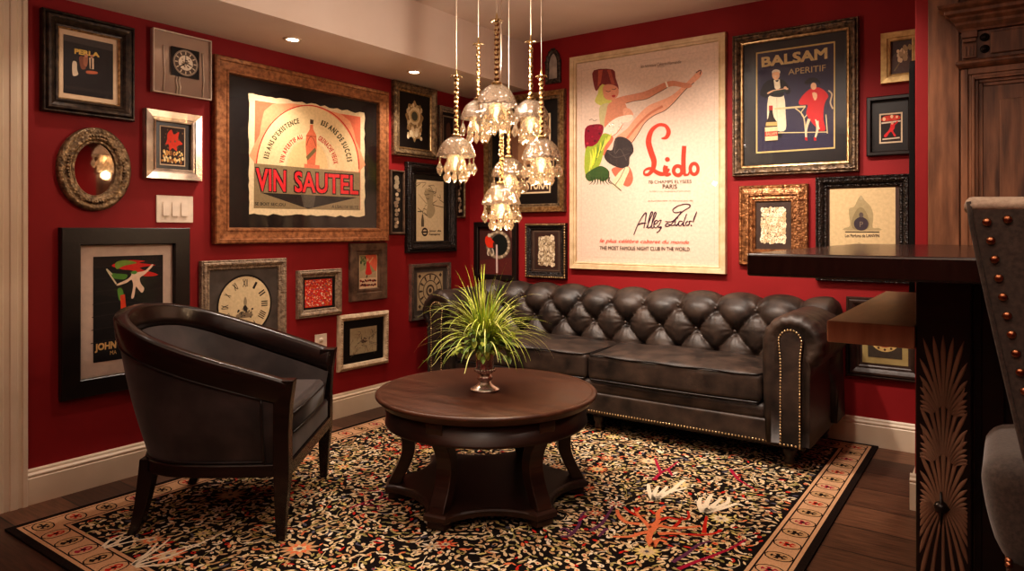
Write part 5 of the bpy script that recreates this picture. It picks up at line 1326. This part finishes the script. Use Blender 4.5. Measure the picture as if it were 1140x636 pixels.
# Lido poster
p = Pic('B', .900, 1.975, .886, 2.329, 'framed_poster', 'largest cream framed poster reading Lido in red script, above the sofa', 'picture', F_LIDO, P_step(.046, .034))
p.board('backing', M_CREAM, z=.007)
LQ = [(641, 69.5), (801.3, 43.5), (802.3, 298), (641.5, 294)]
a = p.art(w=p.iw, h=p.ih, quad=LQ, z=.0075); a.sheet((218, 192, 172))
a.stroke([(646, 77), (796, 53), (797, 292), (646.5, 288), (646, 77)], .4, (198, 170, 146), 0)
c = crop(640, 60, 3.975); SK = (206, 136, 104); SK2 = (222, 158, 126); INK = (70, 44, 38)
a.poly(c([(85, 205), (100, 165), (95, 130), (120, 110), (150, 150), (165, 190), (150, 230), (115, 226)]), (196, 188, 96), 4)
a.poly(c([(80, 66), (165, 62), (178, 100), (192, 150), (160, 150), (118, 128), (92, 160), (78, 120)]), (124, 44, 42), 3); a.poly(c([(100, 66), (120, 64), (112, 120), (98, 140)]), (176, 84, 62)); a.poly(c([(140, 64), (156, 64), (176, 130), (160, 128)]), (168, 78, 60))
a.poly(c([(122, 140), (150, 128), (184, 140), (192, 165), (180, 190), (150, 200), (126, 185)]), SK, 4); a.stroke(c([(135, 158), (146, 162), (156, 158)]), .7, INK); a.stroke(c([(162, 150), (172, 152), (180, 147)]), .7, INK); a.poly(c([(160, 180), (172, 176), (178, 182), (168, 188)]), (176, 40, 40), 3)
a.poly(c([(104, 240), (130, 215), (160, 225), (130, 310), (112, 320)]), (190, 176, 130), 3)
# far leg and body first, then arm
a.poly(c([(160, 515), (200, 498), (240, 500), (258, 552), (240, 588), (205, 575)]), (186, 104, 80), 4)
leg = [(176, 372), (228, 330), (262, 288), (300, 246), (330, 222), (368, 206), (430, 178), (484, 132), (528, 88), (552, 62), (566, 72), (560, 92), (530, 120), (492, 152), (440, 210), (400, 246), (352, 268), (310, 302), (280, 350), (252, 392), (190, 404)]
a.poly(c(leg), SK2, 3); a.stroke(c([(252, 392), (280, 350), (310, 302), (352, 268), (400, 246), (440, 210), (492, 152), (530, 120)]), .7, INK); a.stroke(c([(230, 372), (280, 310), (330, 262), (390, 226)]), 2.6, (196, 118, 86))
a.poly(c([(150, 214), (205, 200), (230, 240), (216, 300), (185, 350), (150, 362), (128, 318), (136, 260)]), SK, 3); a.poly(c([(212, 240), (240, 238), (258, 262), (250, 284), (222, 290)]), SK2, 4)
a.poly(c([(140, 312), (178, 282), (214, 270), (252, 266), (256, 282), (236, 298), (214, 302), (182, 348), (150, 362), (122, 346)]), (226, 212, 190), 3); blobs(a, *[v for v in (c([(145, 0)])[0][0], c([(215, 0)])[0][0])], c([(0, 285)])[0][1], c([(0, 345)])[0][1], 16, .9, [(236, 222, 204), (190, 176, 156)])
arm = [(158, 204), (205, 184), (262, 172), (310, 160), (360, 138), (398, 120), (436, 112), (480, 120), (512, 124), (520, 138), (494, 146), (446, 136), (412, 142), (366, 168), (318, 194), (262, 204), (226, 214), (200, 226)]
a.poly(c(arm), SK, 3); a.stroke(c([(226, 214), (262, 204), (318, 194), (366, 168), (412, 142)]), .6, INK); a.stroke(c([(403, 116), (412, 142)]), 2, (232, 216, 196), 0); a.stroke(c([(538, 76), (560, 64), (556, 84)]), .9, (60, 50, 46))
a.poly(c([(178, 372), (214, 366), (250, 390), (260, 430), (242, 458), (238, 495), (202, 506), (152, 486), (128, 456), (140, 424), (164, 424)]), (58, 48, 46), 3); a.stroke(c([(178, 378), (176, 440), (200, 420), (228, 470)]), .6, (96, 82, 76)); a.stroke(c([(140, 430), (180, 458), (240, 440)]), .6, (90, 78, 72))
a.poly(c([(122, 352), (160, 360), (168, 380), (140, 424), (126, 450), (112, 420)]), (202, 112, 82), 3)
a.poly(c([(42, 330), (78, 310), (120, 312), (122, 345), (100, 392), (72, 420), (44, 424)]), (132, 12, 40), 3); blobs(a, 652, 669, 139, 162, 9, 1.6, [(160, 24, 50), (96, 6, 30), (176, 40, 60)])
a.poly(c([(44, 420), (76, 408), (100, 390), (124, 352), (160, 364), (130, 410), (122, 450), (100, 505), (44, 540)]), (150, 166, 56), 3)
for k in range(9): a.stroke(c([(60 + 9 * k, 525 - 16 * k, 3), (70 + 10 * k, 470 - 12 * k, 9), (64 + 12 * k, 430 - 10 * k, 2)]), 2, rp.choice([(222, 212, 70), (200, 200, 90), (96, 128, 50)]))
a.poly(c([(44, 536), (98, 500), (126, 500), (150, 520), (148, 552), (120, 566), (98, 556), (60, 566)]), (58, 84, 40), 3)
for k in range(7): a.stroke(c([(70 + 14 * k, 548, 5), (76 + 12 * k, 566, 4), (60 + 18 * k, 582, 1)]), 1, (44, 58, 32))
a.poly(c([(196, 524), (228, 500), (242, 512), (226, 552), (202, 602), (172, 590), (164, 572)]), (214, 196, 160), 3); a.stroke(c([(222, 505), (200, 550), (176, 585)]), .8, (120, 104, 80)); a.stroke(c([(150, 520), (152, 560), (180, 586), (205, 608)]), .9, INK); a.stroke(c([(60, 292), (74, 286), (82, 294), (96, 288)]), .4, INK)
RED = (222, 62, 42)
a.stroke(c([(385, 372, 5), (407, 366, 16), (417, 340, 19), (402, 314, 15), (370, 312, 14), (340, 338, 19), (327, 385, 25), (338, 432, 26), (352, 475, 24), (346, 512, 19), (326, 534, 14), (308, 532, 9), (312, 514, 8), (338, 508, 14), (372, 528, 19), (402, 530, 14), (420, 508, 10)]), 4, RED, 8)
a.stroke(c([(406, 494, 20), (402, 512, 21), (408, 534, 17), (428, 530, 10)]), 5, RED); a.ell(*c([(412, 466)])[0], 2.8, 2.6, RED, 14); a.ring(*c([(459, 516)])[0], 27 / 3.975, 29 / 3.975, 16 / 3.975, RED, 28); a.stroke(c([(487, 405, 19), (484, 470, 20), (486, 534, 19)]), 5, RED); a.stroke(c([(486, 534, 14), (504, 534, 9), (512, 520, 7)]), 3, RED); a.ring(*c([(532, 508)])[0], 25 / 3.975, 32 / 3.975, 15 / 3.975, RED, 28)
c2 = crop(630, 170, 4.54); TX = (88, 70, 58)
def tq(body, x0, y0, x1, y1, h, col, **k): a.text(body, c2([(x0, y0 - h), (x1, y1 - h), (x1, y1), (x0, y0)]), col, **k)
c0 = crop(630, 30, 4.54); a.text('les nouveaux Cabaret-Normandie', c0([(378, 182), (585, 158), (585, 174), (378, 200)]), (112, 90, 74), shear=.2); a.text('presentent', c0([(465, 190), (500, 187), (500, 195), (465, 199)]), (130, 106, 88))
tq('78 CHAMPS ELYSEES', 418, 158, 640, 154, 17, TX); tq('PARIS', 492, 184, 566, 184, 23, TX, bold=.02); tq('ELYSEES 11-61 TELEPHONE ET LOCATION', 425, 201, 635, 199, 7, (150, 128, 108)); tq('actuellement le Grand Jeu de', 418, 252, 648, 250, 10, (120, 98, 84))
PU = (58, 30, 52); K = 4
for s_ in ([(345, 422), (362, 378), (388, 328), (408, 308), (404, 345), (397, 388)], [(362, 372), (385, 362), (410, 362)], [(410, 386), (426, 346), (442, 310), (434, 306), (420, 352), (418, 386), (430, 380)], [(430, 386), (446, 346), (460, 312), (452, 308), (440, 352), (438, 386), (450, 378)],
           [(450, 368), (466, 358), (464, 346), (452, 354), (448, 374), (458, 386), (470, 374)], [(468, 352), (486, 346), (470, 382), (486, 380), (476, 400), (462, 410)],
           [(506, 352), (540, 352), (566, 330), (600, 296), (628, 280), (632, 266), (606, 262), (570, 272), (545, 292), (556, 306), (590, 300)], [(590, 300), (560, 340), (530, 372), (508, 376), (516, 362), (540, 372), (556, 368)],
           [(560, 346), (556, 366), (564, 372), (574, 360)], [(596, 352), (580, 350), (574, 366), (584, 374), (598, 356)], [(616, 312), (602, 352), (598, 372), (608, 370)], [(624, 348), (612, 358), (616, 372), (630, 364), (630, 350), (644, 350)], [(668, 300), (656, 332), (648, 354)]):
    a.stroke(c2([(x, y, 4.2 + 2 * (i == len(s_) // 2)) for i, (x, y) in enumerate(s_)]), 1, PU, 6)
a.ell(*c2([(640, 372)])[0], .9, .9, PU, 10); a.ell(*c2([(570, 334)])[0], .6, .6, PU, 8)
tq('le plus c\u00e9l\u00e8bre cabaret du monde', 170, 468, 630, 474, 26, RED, shear=.35); tq('THE MOST FAMOUS NIGHT CLUB IN THE WORLD', 170, 500, 632, 504, 20, (48, 34, 34), bold=.012)
p.done(a); p.glass(.020)
# horse and dial
p = Pic('B', .063, .456, .781, 1.209, 'framed_print', 'black framed brown print with a red coated rider and clock ring, behind the plant', 'picture', F_BLACK, P_flat(.040, .034)); p.board('mount', M_BROWN, z=.007)
a = p.art(quad=[(90, 160), (340, 160), (340, 540), (90, 540)], z=.0075); a.sheet((92, 40, 36)); a.poly([(90, 160), (340, 160), (340, 400), (90, 430)], (74, 40, 36)); a.ell(228, 300, 92, 118, (104, 90, 76), 36); a.ell(238, 300, 62, 84, (26, 28, 24), 30); a.poly([(340, 160), (300, 160), (320, 240), (340, 250)], (110, 72, 60))
for k in range(26):
    an = 2 * PI * k / 26; a.z += .00001; a.ell(228 + 78 * cos(an), 300 + 102 * sin(an), 10, 12, (196, 176, 146) if k % 2 else (150, 130, 106), 8, up=False)
a.poly([(135, 240), (160, 225), (185, 260), (205, 290), (210, 315), (180, 325), (150, 320), (132, 280)], (214, 56, 30), 3); a.ell(163, 225, 13, 16, (200, 186, 166)); a.poly([(190, 280), (215, 290), (215, 320), (190, 320)], (60, 40, 34)); a.stroke([(160, 330), (150, 370), (160, 390)], 9, (206, 190, 170)); a.stroke([(185, 330), (195, 360), (190, 388)], 9, (206, 190, 170)); a.stroke([(135, 300), (118, 330)], 4, (50, 40, 40), 0); a.stroke([(218, 300), (220, 530)], 13, (206, 180, 170), 0); p.done(a)
# beaded frame with pebbles
p = Pic('B', .527, .868, .810, 1.197, 'pebble_picture', 'beaded dark gold frame with cluster of pale pebbles on brown, right of the rider print', 'picture', F_BLACKC, P_cove(.045, .030), (.010, .026, .0085, .0175)); p.board('mount', M_BROWN, z=.008)
a = p.art(w=.225, h=.285, z=.0085); a.stroke([(.03, .02), (.97, .02), (.97, .98), (.03, .98), (.03, .02)], .02, (110, 90, 74), 0); a.poly([(.1, .07), (.9, .07), (.9, .93), (.1, .93)], (62, 40, 32)); a.z += .0004; flowerblobs(a, .22, .80, .14, .86, 110, .052, [(204, 184, 152), (180, 158, 126), (218, 200, 170), (150, 128, 100)], (110, 90, 70)); p.done(a, 'pebble_cluster')
# Balsam
p = Pic('B', 2.015, 2.692, 1.464, 2.294, 'framed_poster', 'wide carved frame with navy poster of waiter and lady in red reading BALSAM APERITIF', 'picture', mat('carved_umber_frame', (58, 46, 36), (128, 106, 82), scale=45, rough=.4, metal=.4, bump=.6, bscale=85, bdist=.005, btex='voronoi'), P_cove(.062, .04), acc=(9, 10)); p.board('mount', M_BLACK, z=.008)
a = p.art(w=.425, h=.588, dx=.006, dz=.010, quad=[(98, 118), (423, 75), (423, 520), (100, 543)], z=.0085); a.sheet((200, 176, 116)); a.poly([(104, 124), (417, 83), (417, 514), (106, 536)], (48, 43, 66)); GOLD = (206, 184, 132)
a.text('BALSAM', [(120, 138), (392, 100), (392, 148), (122, 182)], GOLD, bold=.05); a.text('APERITIF', [(232, 190), (385, 172), (385, 198), (232, 214)], (180, 156, 110), bold=.008)
WH = (226, 212, 180); BK = (22, 18, 22); SK = (222, 176, 136)
a.poly([(150, 308), (178, 296), (214, 300), (222, 380), (222, 442), (190, 450), (160, 440), (146, 400)], WH, 3); a.stroke([(185, 310), (188, 440)], 2, (186, 172, 146), 0)
a.poly([(116, 296), (128, 256), (150, 236), (172, 230), (196, 230), (220, 242), (234, 262), (243, 284), (228, 296), (216, 284), (210, 304), (176, 306), (152, 300), (142, 310)], BK, 3); a.poly([(172, 234), (197, 232), (200, 268), (186, 278), (176, 268)], WH); a.poly([(178, 236), (194, 234), (190, 242), (182, 242)], BK)
a.ell(181, 213, 16, 21, SK); a.poly([(164, 206), (168, 194), (184, 190), (198, 196), (198, 208), (190, 200), (172, 202)], (220, 208, 186), 3); a.stroke([(176, 219), (187, 218)], 3, (220, 208, 186), 0); a.stroke([(146, 292), (172, 280), (232, 272)], 7, SK); a.poly([(168, 282), (222, 272), (226, 282), (174, 294)], (34, 44, 40)); a.ell(220, 268, 7, 6, SK); a.poly([(190, 448), (206, 458), (206, 476), (192, 474)], BK, 2)
CR = (206, 188, 140); a.stroke([(176, 356), (304, 346)], 8, CR, 0); a.stroke([(262, 354), (284, 372), (298, 400), (306, 486)], 5, CR); a.stroke([(300, 350), (286, 372), (298, 392), (312, 376)], 4, CR); a.stroke([(190, 456), (392, 452)], 4, CR, 0); a.stroke([(386, 380), (392, 458)], 4, CR, 0); a.stroke([(396, 280), (410, 296), (404, 330), (414, 356)], 6, (190, 170, 136))
a.poly([(318, 276), (340, 268), (360, 268), (384, 284), (396, 304), (386, 322), (378, 350), (376, 400), (384, 442), (364, 448), (344, 430), (322, 404), (306, 374), (312, 340), (282, 340), (276, 326), (292, 300)], (198, 34, 38), 3); a.poly([(330, 290), (348, 290), (350, 310), (340, 322)], SK, 2)
a.stroke([(318, 398, 12), (306, 440, 10), (306, 478, 7)], 8, (222, 196, 160)); a.stroke([(350, 406, 13), (352, 440, 10), (342, 480, 7)], 8, (222, 196, 160)); a.poly([(300, 474), (310, 474), (312, 488), (302, 486)], (170, 30, 34)); a.poly([(336, 474), (346, 474), (348, 488), (338, 488)], (170, 30, 34)); a.ell(336, 262, 12, 15, SK); a.poly([(298, 246), (312, 232), (330, 226), (350, 230), (362, 242), (362, 256), (350, 246), (330, 246), (310, 256)], BK, 3); a.stroke([(344, 400), (360, 440)], 5, WH)
a.poly([(154, 342), (168, 342), (169, 372), (174, 392), (186, 410), (190, 440), (190, 490), (138, 494), (136, 440), (140, 412), (150, 394), (154, 372)], (36, 22, 18)); a.poly([(153, 342), (169, 342), (169, 362), (153, 362)], (170, 44, 38)); a.poly([(137, 434), (190, 430), (190, 486), (138, 490)], (222, 196, 150)); a.poly([(137, 452), (190, 448), (190, 468), (137, 472)], (176, 58, 46)); a.text('BALSAM', [(142, 454), (186, 451), (186, 464), (142, 467)], (222, 196, 150)); a.poly([(142, 412), (186, 410), (188, 426), (140, 428)], (196, 164, 100)); a.ring(181, 207, .1, .1, .05, SK, 3)
p.done(a); p.glass(.022)
# small gold frame, upper right
p = Pic('B', 2.795, 2.985, 1.917, 2.183, 'framed_flower_picture', 'small gold frame with pale blossom on grey, topmost at the right of the back wall', 'picture', F_ANTGOLD, P_step(.048, .03)); p.frame.data.materials[0] = mat('soft_gold_frame', (178, 148, 96), (212, 184, 128), scale=30, rough=.4, metal=.4, bump=.2, bscale=60)
a = p.art(z=.0075); a.sheet((88, 80, 80)); a.poly([(.02, .5), (.5, .3), (.98, .6), (.98, .98), (.02, .98)], (112, 100, 98), 3); a.stroke([(.15, .9), (.4, .68), (.62, .42), (.85, .2)], .05, (150, 136, 108)); blobs(a, .3, .8, .3, .6, 12, .11, [(236, 220, 188), (190, 172, 140), (228, 214, 184)]); blobs(a, .65, .95, .12, .35, 5, .1, [(206, 188, 150), (176, 158, 124)]); p.done(a)
# red waiter
p = Pic('B', 2.729, 2.945, 1.541, 1.853, 'framed_print', 'small black box frame with a red figure carrying a tray, right of the BALSAM poster', 'picture', F_BLACK, P_flat(.022, .034)); p.board('mount', M_BLACK, z=.006)
a = p.art(w=.108, h=.158, dx=.004, dz=-.012, z=.0065); a.sheet((206, 186, 156)); a.poly([(.07, .05), (.93, .05), (.93, .95), (.07, .95)], (40, 28, 26)); a.poly([(.2, .1), (.8, .09), (.86, .24), (.14, .26)], (196, 60, 44), 4); blobs(a, .2, .8, .12, .22, 10, .06, [(226, 190, 150), (206, 80, 60)]); a.stroke([(.1, .32), (.92, .29)], .05, (214, 198, 176), 0)
a.poly([(.5, .36), (.66, .36), (.66, .52), (.6, .6), (.72, .76), (.64, .78), (.5, .62), (.3, .8), (.2, .74), (.4, .58), (.48, .46)], (206, 40, 44), 3); a.ell(.56, .34, .06, .05, (214, 160, 130)); a.stroke([(.62, .42), (.8, .3)], .06, (206, 40, 44), 0); a.stroke([(.14, .86), (.88, .84)], .045, (206, 190, 166), 0); p.done(a)
# gold shells
p = Pic('B', 2.052, 2.436, .945, 1.408, 'shell_picture', 'ornate copper gold frame with cream shells on brown, below the BALSAM poster', 'picture', mat('copper_gold_frame', (110, 72, 46), (186, 134, 90), scale=40, rough=.32, metal=.6, bump=.7, bscale=80, bdist=.005, btex='voronoi'), [(0, 0), (0, .022), (.006, .030), (.014, .030), (.018, .024), (.046, .034), (.058, .034), (.062, .022), (.078, .026), (.084, .016), (.090, .018), (.094, .012), (.094, .006)]); p.board('mount', M_BROWN, z=.007)
a = p.art(w=p.iw * .72, h=p.ih * .76, z=.008); flowerblobs(a, .02, .98, .02, .98, 150, .066, [(232, 212, 178), (216, 192, 154), (240, 224, 196), (196, 170, 132)], (150, 116, 84)); p.done(a, 'shell_cluster')
# parfum print
p = Pic('B', 2.476, 2.940, .872, 1.440, 'framed_poster', 'heavy black carved frame with cream poster of a perfume bottle, above the bar top', 'picture', F_BLACKC, P_cove(.058, .045)); p.board('mount', M_BROWN, z=.008)
a = p.art(w=.318, h=.462, dx=-.004, dz=-.012, quad=[(565, 105), (922, 95), (922, 560), (565, 560)], z=.0085); a.sheet((206, 182, 138)); OLV = (140, 126, 92)
a.poly([(670, 215), (700, 200), (720, 160), (738, 140), (756, 165), (790, 200), (804, 250), (800, 310), (832, 312), (836, 326), (650, 328), (650, 314), (678, 300)], (164, 148, 110), 3); a.poly([(684, 290), (700, 240), (720, 210), (745, 205), (770, 240), (785, 300), (760, 322), (700, 322)], OLV, 3); a.ell(738, 292, 40, 36, (62, 54, 60), 26); a.ell(738, 262, 14, 9, (62, 54, 60)); a.ell(738, 244, 12, 14, (88, 78, 74)); a.text('P', [(730, 280), (748, 280), (748, 308), (730, 308)], (130, 114, 96)); a.ell(738, 154, 9, 12, (172, 158, 124))
a.stroke([(650, 336), (836, 334)], 6, (34, 28, 26), 0); a.text('Les Parfums de', [(650, 347), (760, 346), (760, 364), (650, 365)], (44, 36, 32), bold=.03); a.text('LANVIN', [(766, 346), (836, 345), (836, 362), (766, 363)], (44, 36, 32), bold=.04); a.stroke([(722, 392), (735, 400), (728, 412), (745, 408)], 3, (110, 94, 74)); p.done(a); p.glass(.022)
# lower right picture under the counter
p = Pic('B', 2.629, 2.998, .364, .790, 'framed_dial_print', 'dark brown framed dial print with khaki mount, low on the wall under the counter shelf', 'picture', mat('dark_brown_frame', (38, 25, 19), (58, 40, 31), scale=20, rough=.4, bump=.2), P_cove(.066, .03)); p.board('backing', M_BROWN, z=.006); p.board('mount', M_YEL, z=.008, w=.215, h=.27); a = p.art(w=.16, h=.205, z=.0085); a.sheet((66, 58, 48)); a.ell(.5, .5, .44, .34, (190, 162, 104), 28); a.ell(.5, .5, .3, .23, (150, 60, 44), 24); a.ell(.5, .5, .2, .15, (206, 180, 122), 20)
for k in range(12): an = 2 * PI * k / 12; a.ell(.5 + .37 * cos(an), .5 + .285 * sin(an), .04, .03, (70, 44, 34), 7, up=False)
p.done(a)
